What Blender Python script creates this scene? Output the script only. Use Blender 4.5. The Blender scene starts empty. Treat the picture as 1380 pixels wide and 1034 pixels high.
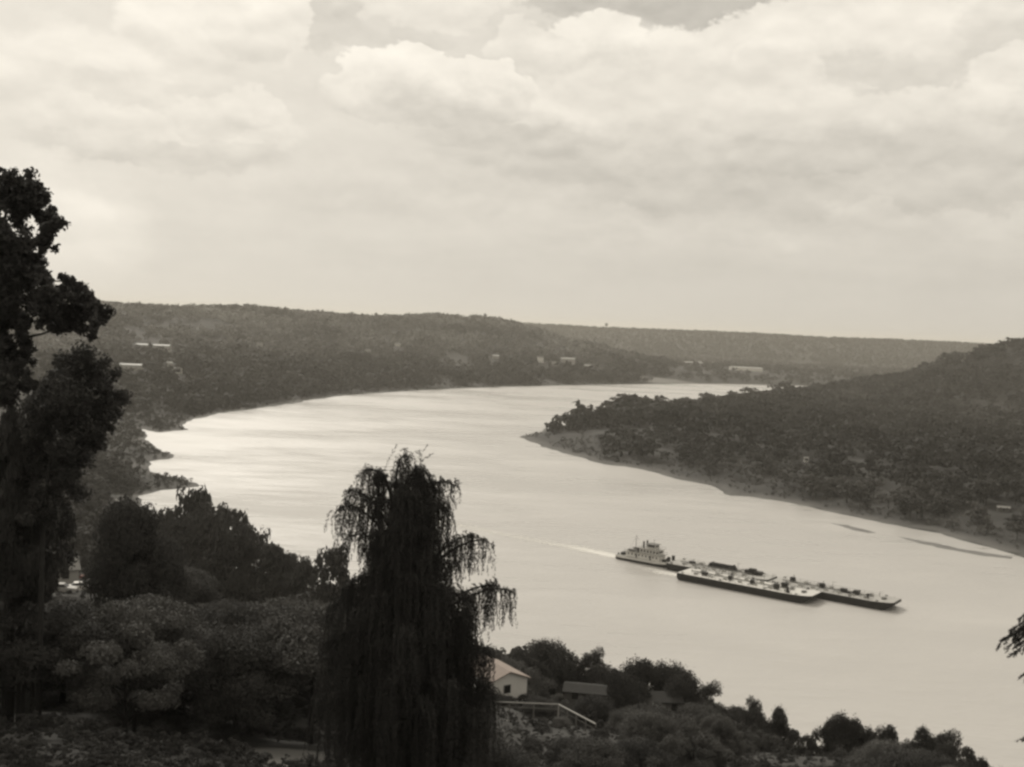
import bpy, math, random
import numpy as np
from mathutils import Vector, Matrix
R = math.radians
sc = bpy.context.scene
col = sc.collection

# ------------------------------------------------------------------ camera
CAMH = 110.0; FPX = 1480.0; PITCH = math.atan(77 / FPX); ROLL = R(2.6)
fwd = Vector((0, math.cos(PITCH), -math.sin(PITCH)))
up0 = Vector((0, math.sin(PITCH), math.cos(PITCH)))
rgt = Vector((1, 0, 0)) * math.cos(ROLL) + up0 * math.sin(ROLL)
upv = up0 * math.cos(ROLL) - Vector((1, 0, 0)) * math.sin(ROLL)
cd = bpy.data.cameras.new('camera'); cam = bpy.data.objects.new('camera', cd); col.objects.link(cam)
cam.matrix_world = Matrix(((rgt.x, upv.x, -fwd.x, 0), (rgt.y, upv.y, -fwd.y, 0), (rgt.z, upv.z, -fwd.z, CAMH), (0, 0, 0, 1)))
cd.sensor_width = 36; cd.lens = 36 * FPX / 1380; cd.clip_start = 0.5; cd.clip_end = 60000
sc.camera = cam

def ray(px, py):
    return fwd * FPX + rgt * (px - 690) + upv * (517 - py)
def at(px, py, z=0.0):                       # ground point seen at a photo pixel, on the level z
    d = ray(px, py); t = (z - CAMH) / d.z
    return (d.x * t, d.y * t)
def atd(px, py, dist):                       # point at a given distance along +Y
    d = ray(px, py); t = dist / d.y
    return Vector((d.x * t, dist, CAMH + d.z * t))
def pix(x, y, z):
    v = Vector((x, y, z - CAMH)); k = v.dot(fwd)
    return 690 + v.dot(rgt) / k * FPX, 517 - v.dot(upv) / k * FPX

# ------------------------------------------------------------------ render look
sc.view_settings.view_transform = 'Standard'; sc.view_settings.look = 'None'
sc.view_settings.exposure = 0.50; sc.view_settings.gamma = 1.0
sc.render.engine = 'CYCLES'
sc.cycles.pixel_filter_type = 'BLACKMAN_HARRIS'; sc.cycles.filter_width = 2.7
sc.cycles.max_bounces = 5; sc.cycles.diffuse_bounces = 2; sc.cycles.glossy_bounces = 2
sc.cycles.transmission_bounces = 2; sc.cycles.volume_bounces = 0; sc.cycles.transparent_max_bounces = 4
sc.cycles.use_denoising = True
try: sc.cycles.denoiser = 'OPENIMAGEDENOISE'
except Exception: pass

# ------------------------------------------------------------------ node maths helper
class V:
    def __init__(s, nt, x): s.nt = nt; s.x = x
    def _m(s, op, *o, clamp=False):
        n = s.nt.nodes.new('ShaderNodeMath'); n.operation = op; n.use_clamp = clamp
        for i, a in enumerate((s,) + o):
            if isinstance(a, V):
                if hasattr(a.x, 'links'): s.nt.links.new(a.x, n.inputs[i])
                else: n.inputs[i].default_value = a.x
            else: n.inputs[i].default_value = a
        return V(s.nt, n.outputs[0])
    def __add__(s, o): return s._m('ADD', o)
    __radd__ = __add__
    def __sub__(s, o): return s._m('SUBTRACT', o)
    def __rsub__(s, o): return (s * -1.0) + o
    def __mul__(s, o): return s._m('MULTIPLY', o)
    __rmul__ = __mul__
    def __truediv__(s, o): return s._m('DIVIDE', o)
    def clamp(s): return s._m('ADD', 0.0, clamp=True)
    def __neg__(s): return s * -1.0
    def mx(s, o): return s._m('MAXIMUM', o)
    def mn(s, o): return s._m('MINIMUM', o)
    def atan2(s, o): return s._m('ARCTAN2', o)
    def sstep(s, a, b):
        n = s.nt.nodes.new('ShaderNodeMapRange'); n.interpolation_type = 'SMOOTHSTEP'
        s.nt.links.new(s.x, n.inputs['Value']); n.inputs['From Min'].default_value = a; n.inputs['From Max'].default_value = b
        return V(s.nt, n.outputs['Result'])
def mixv(a, b, f):
    if not isinstance(a, V): a = V(f.nt, a)
    return a + (b - a) * f

# ------------------------------------------------------------------ world: overcast Nishita sky under procedural clouds
SUN_AZ = R(-17); SUN_EL = R(38)              # ahead and to the left, behind thin cloud
w = bpy.data.worlds.new('World'); sc.world = w; w.use_nodes = True
nt = w.node_tree; nt.nodes.clear()
out = nt.nodes.new('ShaderNodeOutputWorld'); bg = nt.nodes.new('ShaderNodeBackground')
nt.links.new(bg.outputs[0], out.inputs[0]); bg.inputs[1].default_value = 0.1
sky = nt.nodes.new('ShaderNodeTexSky'); sky.sky_type = 'NISHITA'; sky.sun_disc = False
sky.sun_elevation = SUN_EL; sky.sun_rotation = SUN_AZ; sky.air_density = 1.5; sky.dust_density = 4.0
bw = nt.nodes.new('ShaderNodeRGBToBW'); nt.links.new(sky.outputs[0], bw.inputs[0])
tc = nt.nodes.new('ShaderNodeTexCoord'); sp = nt.nodes.new('ShaderNodeSeparateXYZ'); nt.links.new(tc.outputs['Generated'], sp.inputs[0])
X, Y, Z = (V(nt, sp.outputs[i]) for i in range(3))
az = X.atan2(Y); hyp = (X * X + Y * Y)._m('SQRT').mx(0.05); el = Z._m('ARCTAN2', hyp)
def wnoise(u, v, scale, detail=5, rough=0.55, off=0.0):
    c = nt.nodes.new('ShaderNodeCombineXYZ'); nt.links.new(u.x, c.inputs[0]); nt.links.new(v.x, c.inputs[1]); c.inputs[2].default_value = off
    n = nt.nodes.new('ShaderNodeTexNoise'); n.inputs['Scale'].default_value = scale
    n.inputs['Detail'].default_value = detail; n.inputs['Roughness'].default_value = rough
    nt.links.new(c.outputs[0], n.inputs['Vector']); return V(nt, n.outputs['Fac'])
elp = el * 1.5
nA = wnoise(az, elp, 11, 5, 0.55, 1.3) - 0.5
nB = wnoise(az, elp, 11, 5, 0.55, 7.9) - 0.5
nC = wnoise(az, elp, 34, 4, 0.6, 3.1) - 0.5
nD = wnoise(az, elp, 34, 4, 0.6, 5.7) - 0.5
uw = az + nA * 0.080 + nC * 0.045
vw = el + nB * 0.050 + nD * 0.034
streak = wnoise(az, el * 5.0, 9, 5, 0.6, 12.1) - 0.5
billow = wnoise(az + nC * 0.02, elp * 1.25, 15, 4, 0.5, 20.4)
billow2 = wnoise(az + nC * 0.02, (el + 0.010) * 1.5 * 1.25, 15, 4, 0.5, 20.4)
relief = billow - billow2                     # cloud thickness falling upwards = lit upper edge
tone = 0.63 + streak * 0.10 + (billow - 0.5) * 0.10
# brighter towards the hidden sun on the left, duller towards the lower right
tone = tone + (az * -1.0 + 0.05).sstep(-0.15, 0.75) * 0.13
tone = tone + (el.sstep(0.0, 0.25) - 0.5) * 0.06
# cumulus masses: (px, py, rx, ry, top tone, base tone, edge softness, opacity) back to front
CL = [(415, 25, 60, 60, .60, .57, .6, .8), (860, 4, 330, 46, .54, .52, .6, 1.0), (500, 62, 110, 22, .64, .60, .8, .7),
      (1050, 250, 420, 60, .60, .545, 1.1, .8), (800, 215, 300, 45, .60, .54, 1.0, .8), (560, 260, 260, 50, .66, .60, 1.2, .7),
      (260, 60, 130, 75, .86, .72, .45, .9), (60, 115, 160, 75, .84, .70, .9, .8), (330, 40, 70, 60, .86, .70, .4, .8),
      (210, 185, 190, 50, .80, .58, .6, .85), (290, 160, 70, 30, .82, .68, .5, .7),
      (560, 12, 130, 42, .85, .74, .6, .9),
      (1160, 72, 210, 74, .88, .66, .6, .95), (970, 76, 130, 44, .86, .72, .5, .95), (1330, 60, 70, 60, .72, .62, .9, .7),
      (790, 74, 80, 44, .89, .62, .5, .95), (705, 82, 70, 38, .80, .66, .4, .85),
      (1180, 120, 200, 38, .70, .52, .8, .75), (1020, 100, 60, 40, .86, .64, .3, .8), (1340, 115, 80, 45, .88, .74, .5, .85),
      (1130, 165, 250, 42, .82, .60, .5, .85), (900, 150, 260, 62, .78, .66, .5, .8),
      (700, 160, 170, 48, .80, .60, .5, .8), (530, 125, 115, 52, .89, .60, .3, .95), (620, 132, 110, 42, .88, .60, .3, .9),
      (680, 190, 150, 22, .60, .54, .9, .7), (1080, 215, 230, 24, .60, .53, .9, .7), (260, 205, 120, 20, .62, .58, .9, .5),
      (1250, 300, 200, 22, .70, .62, 1.0, .6), (900, 270, 160, 26, .56, .54, 1.2, .5), (150, 120, 90, 20, .72, .66, .9, .5),
      (900, 320, 260, 16, .66, .60, 1.2, .5), (40, 330, 160, 130, .86, .84, 1.4, .8)]
for (px, py, rx, ry, tt, tb, soft, op) in CL:
    hor = 440 + (px - 690) * 0.0454
    a0 = math.atan((px - 690) / FPX); e0 = (hor - py) / FPX * math.cos(a0)
    du = (uw - a0) * (FPX / rx); dv = (vw - e0) * (FPX / ry)
    t = 1.0 - (du * du + dv * dv)
    m = t.sstep(0.0, 0.6 * soft) * op
    lv = mixv(V(nt, tb), tt, dv.sstep(-0.9, 0.5)) + relief * 0.32
    tone = mixv(tone, lv, m)
tone = tone + relief * 0.12 * el.sstep(0.03, 0.2)
tone = tone + (wnoise(az, elp, 60, 4, 0.6, 30.0) - 0.5) * 0.05
tone = mixv(V(nt, 0.60) + (az * -1.0).sstep(-0.4, 0.6) * 0.13, tone, el.sstep(-0.01, 0.07))
tone = 0.445 + (tone - 0.54) * 0.72
lum = mixv(V(nt, bw.outputs[0]) * 0.35, tone * 10.0, 0.90)
SKY_TINT = (1.0, 0.937, 0.825)
cmb = nt.nodes.new('ShaderNodeCombineColor')
for i in range(3):
    nt.links.new((lum * (SKY_TINT[i] * 1.0)).x, cmb.inputs[i])
nt.links.new(cmb.outputs[0], bg.inputs[0])
w.cycles.sampling_method = 'MANUAL'; w.cycles.sample_map_resolution = 512

sl = bpy.data.lights.new('sun', 'SUN'); sun = bpy.data.objects.new('sun', sl); col.objects.link(sun)
sl.energy = 1.7; sl.angle = R(12); sl.color = (1.0, 0.95, 0.86)
sd = Vector((math.sin(SUN_AZ) * math.cos(SUN_EL), math.cos(SUN_AZ) * math.cos(SUN_EL), math.sin(SUN_EL)))
sun.rotation_euler = (-sd).to_track_quat('-Z', 'Y').to_euler()

# ------------------------------------------------------------------ materials (warm monochrome, as the old print)
def warm(v, t=1.0):
    return (v, v * .97, v * .90, 1)
def mat(name, v, rough=0.9, vary=0.0, scale=1.0, spec=0.2, rgb=None, obj_random=0.0, detail=4, metal=0.0):
    m = bpy.data.materials.new(name); m.use_nodes = True; n = m.node_tree
    b = n.nodes['Principled BSDF']; b.inputs['Roughness'].default_value = rough
    b.inputs['Specular IOR Level'].default_value = spec; b.inputs['Metallic'].default_value = metal
    base = rgb if rgb else warm(v)
    t = n.nodes.new('ShaderNodeTexCoord')
    k = None
    if vary:
        no = n.nodes.new('ShaderNodeTexNoise'); no.inputs['Scale'].default_value = scale; no.inputs['Detail'].default_value = detail
        n.links.new(t.outputs['Object'], no.inputs['Vector'])
        k = 1.0 + (V(n, no.outputs['Fac']) - 0.5) * (2 * vary)
    if obj_random:
        oi = n.nodes.new('ShaderNodeObjectInfo')
        r_ = 1.0 + (V(n, oi.outputs['Random']) - 0.5) * (2 * obj_random)
        k = r_ if k is None else k * r_
    if k is not None:
        vm = n.nodes.new('ShaderNodeVectorMath'); vm.operation = 'SCALE'; vm.inputs[0].default_value = base[:3]
        n.links.new(k.x, vm.inputs['Scale']); n.links.new(vm.outputs[0], b.inputs['Base Color'])
    else: b.inputs['Base Color'].default_value = base
    return m
def leafmat(name, v, vary=0.5, scale=0.6, attr=False, obj_random=0.25, trans=0.15):
    m = mat(name, v, 0.75, vary, scale, 0.15, obj_random=obj_random)
    n = m.node_tree; b = n.nodes['Principled BSDF']; o = n.nodes['Material Output']
    src = b.inputs['Base Color'].links[0].from_socket
    if attr:
        at_ = n.nodes.new('ShaderNodeAttribute'); at_.attribute_name = 'tone'
        vm = n.nodes.new('ShaderNodeVectorMath'); vm.operation = 'SCALE'
        n.links.new(src, vm.inputs[0]); n.links.new(at_.outputs['Fac'], vm.inputs['Scale']); src = vm.outputs[0]
        n.links.new(src, b.inputs['Base Color'])
    tr = n.nodes.new('ShaderNodeBsdfTranslucent'); n.links.new(src, tr.inputs[0])
    mx = n.nodes.new('ShaderNodeMixShader'); mx.inputs[0].default_value = trans
    n.links.new(b.outputs[0], mx.inputs[1]); n.links.new(tr.outputs[0], mx.inputs[2]); n.links.new(mx.outputs[0], o.inputs[0])
    return m
M = dict(
    leaf=leafmat('dark_foliage', 0.052), leaf_mid=leafmat('mid_foliage', 0.085), leaf_light=leafmat('light_foliage', 0.11),
    willow=leafmat('willow_foliage', 0.048, obj_random=0.0), wood_stuff=leafmat('forest_foliage', 0.062, 0.45, 0.02, True, 0.0),
    bark=mat('bark', 0.032, 0.95, 0.4, 3), hull=mat('black_hull_paint', 0.022, 0.5, 0.4, 0.5), deck=mat('pale_deck_paint', 0.55, 0.7, 0.15, 0.25),
    deck_grey=mat('grey_deck_paint', 0.36, 0.7, 0.2, 0.25), white=mat('white_paint', 0.62, 0.55, 0.06, 1), dark=mat('dark_fittings', 0.035, 0.6),
    mid=mat('grey_fittings', 0.16, 0.7, 0.2, 1), glass=mat('dark_glass', 0.02, 0.15, spec=0.5), roofred=mat('faded_red_roof', 0.2, 0.85, 0.15, 1.2, rgb=(0.27, 0.225, 0.195, 1)),
    roofpale=mat('pale_metal_roof', 0.30, 0.6, 0.12, 0.6), roofgrey=mat('grey_shingle_roof', 0.17, 0.9, 0.2, 2), stone=mat('buff_stone', 0.13, 0.9, 0.35, 1.2),
    render=mat('weathered_render', 0.34, 0.9, 0.15, 0.7), concrete=mat('concrete', 0.30, 0.9, 0.2, 1), rust=mat('dull_red_brown', 0.1, 0.8, rgb=(0.12, 0.06, 0.05, 1)),
    foam=mat('foam', 0.72, 0.8, 0.1, 2), railp=mat('pale_rail_paint', 0.34, 0.6, 0.2, 2), mud=mat('river_mud', 0.17, 0.85, 0.25, 0.05), wetmud=mat('wet_mud', 0.15, 0.5, 0.35, 0.08),
)

# ------------------------------------------------------------------ tagging and mesh helpers
def tag(o, label=None, cat=None, group=None, kind=None):
    if label: o['label'] = label
    if cat: o['category'] = cat
    if group: o['group'] = group
    if kind: o['kind'] = kind
    return o
def empty(name, loc, rz=0.0):
    o = bpy.data.objects.new(name, None); o.location = loc; o.rotation_euler = (0, 0, rz); col.objects.link(o); return o
def link(name, me, m, parent=None):
    if m is not None and not me.materials: me.materials.append(m)
    o = bpy.data.objects.new(name, me); col.objects.link(o)
    if parent: o.parent = parent
    return o
def quads_mesh(name, co, tone=None):          # co: (N,4,3)
    n = len(co); me = bpy.data.meshes.new(name)
    me.vertices.add(n * 4); me.loops.add(n * 4); me.polygons.add(n)
    me.vertices.foreach_set('co', np.ascontiguousarray(co, dtype=np.float32).ravel())
    me.loops.foreach_set('vertex_index', np.arange(n * 4, dtype=np.int32))
    me.polygons.foreach_set('loop_start', np.arange(0, n * 4, 4, dtype=np.int32))
    if tone is not None:
        a = me.attributes.new('tone', 'FLOAT', 'FACE'); a.data.foreach_set('value', tone.astype(np.float32))
    me.update(calc_edges=True); return me
class MB:
    def __init__(s): s.v = []; s.f = []
    def box(s, x0, x1, y0, y1, z0, z1):
        b = len(s.v)
        s.v += [(x0, y0, z0), (x1, y0, z0), (x1, y1, z0), (x0, y1, z0), (x0, y0, z1), (x1, y0, z1), (x1, y1, z1), (x0, y1, z1)]
        s.f += [tuple(b + i for i in q) for q in ((0, 3, 2, 1), (4, 5, 6, 7), (0, 1, 5, 4), (1, 2, 6, 5), (2, 3, 7, 6), (3, 0, 4, 7))]
        return s
    def prism(s, sec):                        # sec: list of rings (same length) of points, capped
        b = len(s.v); k = len(sec[0])
        for r_ in sec: s.v += [tuple(p) for p in r_]
        for i in range(len(sec) - 1):
            for j in range(k):
                s.f.append((b + i * k + j, b + i * k + (j + 1) % k, b + (i + 1) * k + (j + 1) % k, b + (i + 1) * k + j))
        s.f.append(tuple(b + j for j in reversed(range(k)))); s.f.append(tuple(b + (len(sec) - 1) * k + j for j in range(k)))
        return s
    def tube(s, pts, rad, n=6):
        pts = [Vector(p) for p in pts]; rings = []
        if not hasattr(rad, '__len__'): rad = [rad] * len(pts)
        for i, p in enumerate(pts):
            d = (pts[min(i + 1, len(pts) - 1)] - pts[max(i - 1, 0)]).normalized()
            a = d.cross(Vector((0.13, 0.21, 1)) if abs(d.z) < 0.9 else Vector((1, 0.1, 0))).normalized(); b = d.cross(a)
            rings.append([p + (a * math.cos(2 * math.pi * j / n) + b * math.sin(2 * math.pi * j / n)) * rad[i] for j in range(n)])
        return s.prism(rings)
    def mesh(s, name, smooth=False):
        me = bpy.data.meshes.new(name); me.from_pydata(s.v, [], s.f); me.update()
        if smooth: me.polygons.foreach_set('use_smooth', [True] * len(me.polygons))
        return me
    def build(s, name, m, parent=None, smooth=False): return link(name, s.mesh(name, smooth), m, parent)
def copy_tree(o, loc, rz, scale, label=None):
    c = o.copy(); col.objects.link(c); c.location = loc; c.rotation_euler = (0, 0, rz); c.scale = scale
    if label: c['label'] = label
    for ch in o.children:
        d = ch.copy(); col.objects.link(d); d.parent = c
    return c

# ------------------------------------------------------------------ river outline (world metres)
P = at
RIV = [(4000, 3700), (2200, 3150), (1400, 2900), (960, 2760), P(1080, 520), P(1010, 518.5), P(940, 517.5), P(850, 518), P(770, 519.5), P(690, 521.5),
       P(610, 524), P(540, 528), P(470, 533), P(420, 539), P(360, 548), P(310, 556), P(262, 565), P(240, 574), P(256, 579), P(215, 583), P(190, 578),
       P(196, 592), P(216, 600), P(230, 617), P(196, 622), P(200, 636), P(252, 647), P(262, 655), P(215, 660), P(190, 668), (-215, 640), (-165, 540), (-130, 468), (-60, 398),
       (10, 335), (60, 297), (100, 262), (190, 225), (300, 200), (520, 150), (1000, 80), (4000, -200), (4000, 120), (1000, 320), (520, 420), (380, 500),
       P(1380, 752), P(1300, 730), P(1220, 710), P(1170, 700), P(1130, 692), P(1050, 675), P(1010, 669), P(985, 668), P(960, 655), P(905, 645), P(870, 634), P(800, 623), P(745, 607), P(712, 595),
       P(700, 589), P(728, 580), P(770, 572), (64, 1290), (110, 1380), (215, 1600), (440, 2000), (570, 2200), (820, 2360), (1500, 2600), (4000, 3000)]
RIV = np.array(RIV, float)
rng = np.random.default_rng(7)
def vnoise(x, y, s, seed=0):                   # smooth value noise
    x = np.asarray(x, float) / s; y = np.asarray(y, float) / s
    xi = np.floor(x).astype(np.int64); yi = np.floor(y).astype(np.int64); fx = x - xi; fy = y - yi
    def h(a, b):
        n = (a * 374761393 + b * 668265263 + seed * 1442695041) & 0xffffffff
        n = ((n ^ (n >> 13)) * 1274126177) & 0xffffffff
        return ((n ^ (n >> 16)) & 0xffff) / 65535.0
    fx = fx * fx * (3 - 2 * fx); fy = fy * fy * (3 - 2 * fy)
    return (h(xi, yi) * (1 - fx) + h(xi + 1, yi) * fx) * (1 - fy) + (h(xi, yi + 1) * (1 - fx) + h(xi + 1, yi + 1) * fx) * fy
def fbm(x, y, s, seed=0, o=4):
    t = 0; a = 1; n = 0
    for i in range(o): t = t + a * vnoise(x, y, s / 2 ** i, seed + i); n += a; a *= .5
    return t / n
def polydist(x, y, poly, closed=True):
    d = np.full(x.shape, 1e9); t_at = np.zeros(x.shape); n = len(poly)
    for i in range(n if closed else n - 1):
        a = poly[i]; b = poly[(i + 1) % n]; ab = b[:2] - a[:2]; L = max(ab @ ab, 1e-9)
        t = np.clip(((x - a[0]) * ab[0] + (y - a[1]) * ab[1]) / L, 0, 1)
        q = np.hypot(x - a[0] - t * ab[0], y - a[1] - t * ab[1]); k = q < d
        d = np.where(k, q, d); t_at = np.where(k, i + t, t_at)
    return d, t_at
def inside(x, y, poly):
    c = np.zeros(x.shape, bool); n = len(poly)
    for i in range(n):
        a = poly[i]; b = poly[(i + 1) % n]
        with np.errstate(divide='ignore', invalid='ignore'):
            c ^= ((a[1] > y) != (b[1] > y)) & (x < (b[0] - a[0]) * (y - a[1]) / (b[1] - a[1] + 1e-12) + a[0])
    return c
def crest(lst): return np.array([[(px - 690) / FPX * d, d, CAMH + (440 + (px - 690) * .0454 - py) / FPX * d] for px, d, py in lst])
LEFT = crest([(-600, 1300, 360), (-200, 1700, 392), (0, 2100, 408), (150, 2300, 413), (300, 2600, 418), (450, 2800, 427), (600, 2900, 429), (670, 2950, 435), (715, 2980, 447), (760, 3000, 463), (810, 3050, 481), (870, 3100, 489), (960, 3150, 494)])
FAR = crest([(-300, 5600, 410), (150, 5600, 416), (400, 5600, 424), (640, 5500, 436), (720, 5400, 440), (820, 5300, 445), (900, 5300, 448), (1000, 5200, 452), (1100, 5200, 458), (1200, 5100, 461), (1300, 5000, 466), (1400, 4800, 473), (1800, 4500, 490)])
RIGHT = crest([(1130, 2050, 516), (1210, 2000, 518), (1250, 1980, 503), (1300, 1950, 486), (1345, 1925, 474), (1385, 1900, 464), (1500, 1850, 450), (1800, 1700, 450), (2600, 1500, 470)])
CREST0 = np.array([(700, -300), (300, -60), (60, -12), (0, 2), (-60, 22), (-260, 130), (-520, 330), (-800, 700), (-900, 1200)], float)
def ridge(x, y, L, width, wback):
    d, t = polydist(x, y, L, False); i = np.clip(t.astype(int), 0, len(L) - 2); f = t - i
    z = L[i, 2] * (1 - f) + L[i + 1, 2] * f
    front = y < (np.interp(x, L[:, 0], L[:, 1]))
    wd = np.where(front, width, wback)
    g = np.clip(1 - d / wd, 0, 1); return z * (g * g * (3 - 2 * g))
def hgt(x, y):
    x = np.asarray(x, float); y = np.asarray(y, float); shp = x.shape; x = x.ravel(); y = y.ravel()
    ds, _ = polydist(x, y, RIV); ds = ds * np.where(inside(x, y, RIV), -1, 1)
    ds = ds + (fbm(x, y, 60, 5, 3) - .5) * np.clip(np.hypot(x, y) / 60, 4, 14)
    ds = ds + (fbm(x, y * .6, 16, 8, 3) - .5) * 9 * np.clip(1.4 - np.abs(ds) / 25, 0, 1)
    dc, _ = polydist(x, y, CREST0, False)
    beh = y < np.interp(x, CREST0[::-1, 0], CREST0[::-1, 1])
    dc = np.where(beh, 0, dc)
    nb = np.interp(dc, [0, 3, 10, 20, 50, 100, 150, 200, 260, 350, 600, 1200], [108.2, 106, 100, 95, 84.5, 70, 56.5, 42.5, 32, 27, 21, 12])
    nb = nb + (fbm(x, y, 45, 9) - .5) * np.clip(dc / 30, 0, 1) * 7
    und = (fbm(x, y, 400, 11) - .5)
    h = np.maximum(nb, 12 + und * 10)
    h = np.maximum(h, ridge(x, y, LEFT, 900, 900) * (1 + und * .22))
    h = np.maximum(h, ridge(x, y, FAR, 1300, 2500) * (1 + (fbm(x, y, 700, 3) - .5) * .03))
    h = np.maximum(h, ridge(x, y, RIGHT, 520, 900) * (1 + und * .1))
    fw_ = np.clip((y - 400) / 220, 0, 1); fw_ = fw_ * fw_ * (3 - 2 * fw_)
    bank = fw_ * np.interp(ds, [-200, -30, 0, 12, 30, 60, 120, 300, 600], [-4, -2, 0, .8, 2.5, 6, 12, 70, 300])
    bank = bank + (1 - fw_) * np.interp(ds, [-200, -30, 0, 15, 50, 100, 150, 200, 260], [-4, -2, 0, 3, 12, 30, 54, 95, 200])
    return np.minimum(h, bank).reshape(shp), ds.reshape(shp)
def gz(x, y): return float(hgt(np.array([x]), np.array([y]))[0][0])
def ground_at(px, py):                         # first ground hit along the ray
    d = ray(px, py); d = d / d.y; t = 20 * 1.004 ** np.arange(1450)
    h, _ = hgt(d.x * t, t); k = np.argmax(h >= CAMH + d.z * t)
    return (d.x * t[k], t[k], float(h[k]))

# ------------------------------------------------------------------ terrain: one sheet out to the horizon
ths = np.concatenate([np.linspace(-math.pi, R(-34), 60)[:-1], np.linspace(R(-34), R(34), 900), np.linspace(R(34), math.pi, 60)[1:-1]])
rs = np.concatenate([[1.0, 5, 10, 16, 22], np.geomspace(28, 250, 150), np.geomspace(252, 3400, 420)[0:], np.geomspace(3450, 7000, 60), np.geomspace(7300, 12000, 8)])
TT, RR = np.meshgrid(ths, rs); GX = np.sin(TT) * RR; GY = np.cos(TT) * RR
GZ, DS = hgt(GX, GY)
# bare ground: fields and clearings at the places where the photograph shows them
CLEAR = [(60, 975, 90, 9), (340, 806, 60, 4), (75, 775, 60, 14), (170, 675, 22, 16), (70, 460, 55, 16), (20, 655, 30, 6), (40, 575, 60, 16), (880, 512, 60, 4), (75, 745, 20, 6), (150, 800, 24, 8), (10, 745, 14, 12), (400, 1020, 60, 14)]
# photo pixel of every terrain vertex, only used to look up the bounds of the clearings on the ground
def ell_world(px, py, rx, ry):
    c = ground_at(px, py); l = ground_at(px - rx, py); u = ground_at(px, py - ry)
    rx_ = max(3, min(abs(c[0] - l[0]), rx / FPX * c[1] * 1.3)); return c[0], c[1], rx_, min(max(3, abs(u[1] - c[1])), rx_ * 1.2)
CW = [ell_world(*c) for c in CLEAR]
def clearmask(x, y, wts=None):
    m = np.zeros(np.shape(x))
    for ci, (cx, cy, rx, ry) in enumerate(CW):
        q = ((x - cx) / rx) ** 2 + ((y - cy) / ry) ** 2 + (fbm(x, y, rx * .6, 21) - .5) * .8
        m = np.maximum(m, np.clip((1.15 - q) * 3, 0, 1) * (wts[ci] if wts else 1))
    return m
CWT = [.5, .3, .7, 1, 1, .7, .6, .8, .7, .6, .7, .6]
CM = clearmask(GX, GY, CWT)
nr, nth = TT.shape
me = bpy.data.meshes.new('terrain'); verts = np.stack([GX, GY, GZ], -1).reshape(-1, 3)
idx = np.arange(nr * nth).reshape(nr, nth); nx = np.roll(idx, -1, 1)
q = np.stack([idx[:-1], nx[:-1], nx[1:], idx[1:]], -1).reshape(-1, 4)[:, ::-1]
me.vertices.add(len(verts)); me.vertices.foreach_set('co', verts.astype(np.float32).ravel())
me.loops.add(q.size); me.loops.foreach_set('vertex_index', q.astype(np.int32).ravel())
me.polygons.add(len(q)); me.polygons.foreach_set('loop_start', np.arange(0, q.size, 4, dtype=np.int32))
me.polygons.foreach_set('use_smooth', np.ones(len(q), bool))
a = me.attributes.new('clear', 'FLOAT', 'POINT'); a.data.foreach_set('value', CM.ravel().astype(np.float32))
a = me.attributes.new('shore', 'FLOAT', 'POINT'); a.data.foreach_set('value', DS.ravel().astype(np.float32))
me.update(calc_edges=True)
tm = mat('hillside_ground', 0.05, 0.95, 0.3, 0.02); n = tm.node_tree; b = n.nodes['Principled BSDF']
ac = n.nodes.new('ShaderNodeAttribute'); ac.attribute_name = 'clear'; as_ = n.nodes.new('ShaderNodeAttribute'); as_.attribute_name = 'shore'
tcn = n.nodes.new('ShaderNodeTexCoord')
def tn(scale, detail=5):
    k = n.nodes.new('ShaderNodeTexNoise'); k.inputs['Scale'].default_value = scale; k.inputs['Detail'].default_value = detail; n.links.new(tcn.outputs['Object'], k.inputs['Vector']); return V(n, k.outputs['Fac'])
g1 = tn(0.05); g2 = tn(0.6); g3 = tn(0.012)
grass = 0.045 + (g1 - .5) * .05 + (g2 - .5) * .03
field = 0.19 + (g1 - .5) * .12 + (g2 - .5) * .08
mudv = 0.105 + (g1 - .5) * .16 + (g3 - .5) * .1
shore = V(n, as_.outputs['Fac']) + (g1 - .5) * 16
val = mixv(grass, field, V(n, ac.outputs['Fac']).clamp())
val = mixv(mudv, val, shore.sstep(3, 20)).mx(0.02)
wet = shore.sstep(-2, 4); val = val * (0.6 + wet * 0.4)
cc = n.nodes.new('ShaderNodeCombineColor')
for i, k in enumerate((1.0, .97, .90)): n.links.new((val * k).x, cc.inputs[i])
n.links.new(cc.outputs[0], b.inputs['Base Color'])
terrain = link('terrain', me, tm); tag(terrain, kind='structure')
del verts, q

# ------------------------------------------------------------------ water
mw = MB(); mw.v = [(-12000, -4000, 0), (12000, -4000, 0), (12000, 12000, 0), (-12000, 12000, 0)]; mw.f = [(0, 1, 2, 3)]
wm = bpy.data.materials.new('river_water'); wm.use_nodes = True; n = wm.node_tree; b = n.nodes['Principled BSDF']
tcn = n.nodes.new('ShaderNodeTexCoord')
def wn(scale, sx=1, sy=1, rot=0, detail=4, rough=.55):
    mp = n.nodes.new('ShaderNodeMapping'); mp.inputs['Scale'].default_value = (sx, sy, 1); mp.inputs['Rotation'].default_value = (0, 0, R(rot))
    k = n.nodes.new('ShaderNodeTexNoise'); k.inputs['Scale'].default_value = scale; k.inputs['Detail'].default_value = detail; k.inputs['Roughness'].default_value = rough
    n.links.new(tcn.outputs['Object'], mp.inputs['Vector']); n.links.new(mp.outputs[0], k.inputs['Vector']); return V(n, k.outputs['Fac'])
patch = wn(0.004, 1, 2.2, 35, 5); cur = wn(0.02, 1, 3.5, 35, 5)
cal = (patch * .65 + cur * .35).sstep(.38, .62)
b.inputs['IOR'].default_value = 1.33
basev = 0.44 + (cur - .5) * .07 + (patch - .5) * .20
cc = n.nodes.new('ShaderNodeCombineColor')
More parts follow.
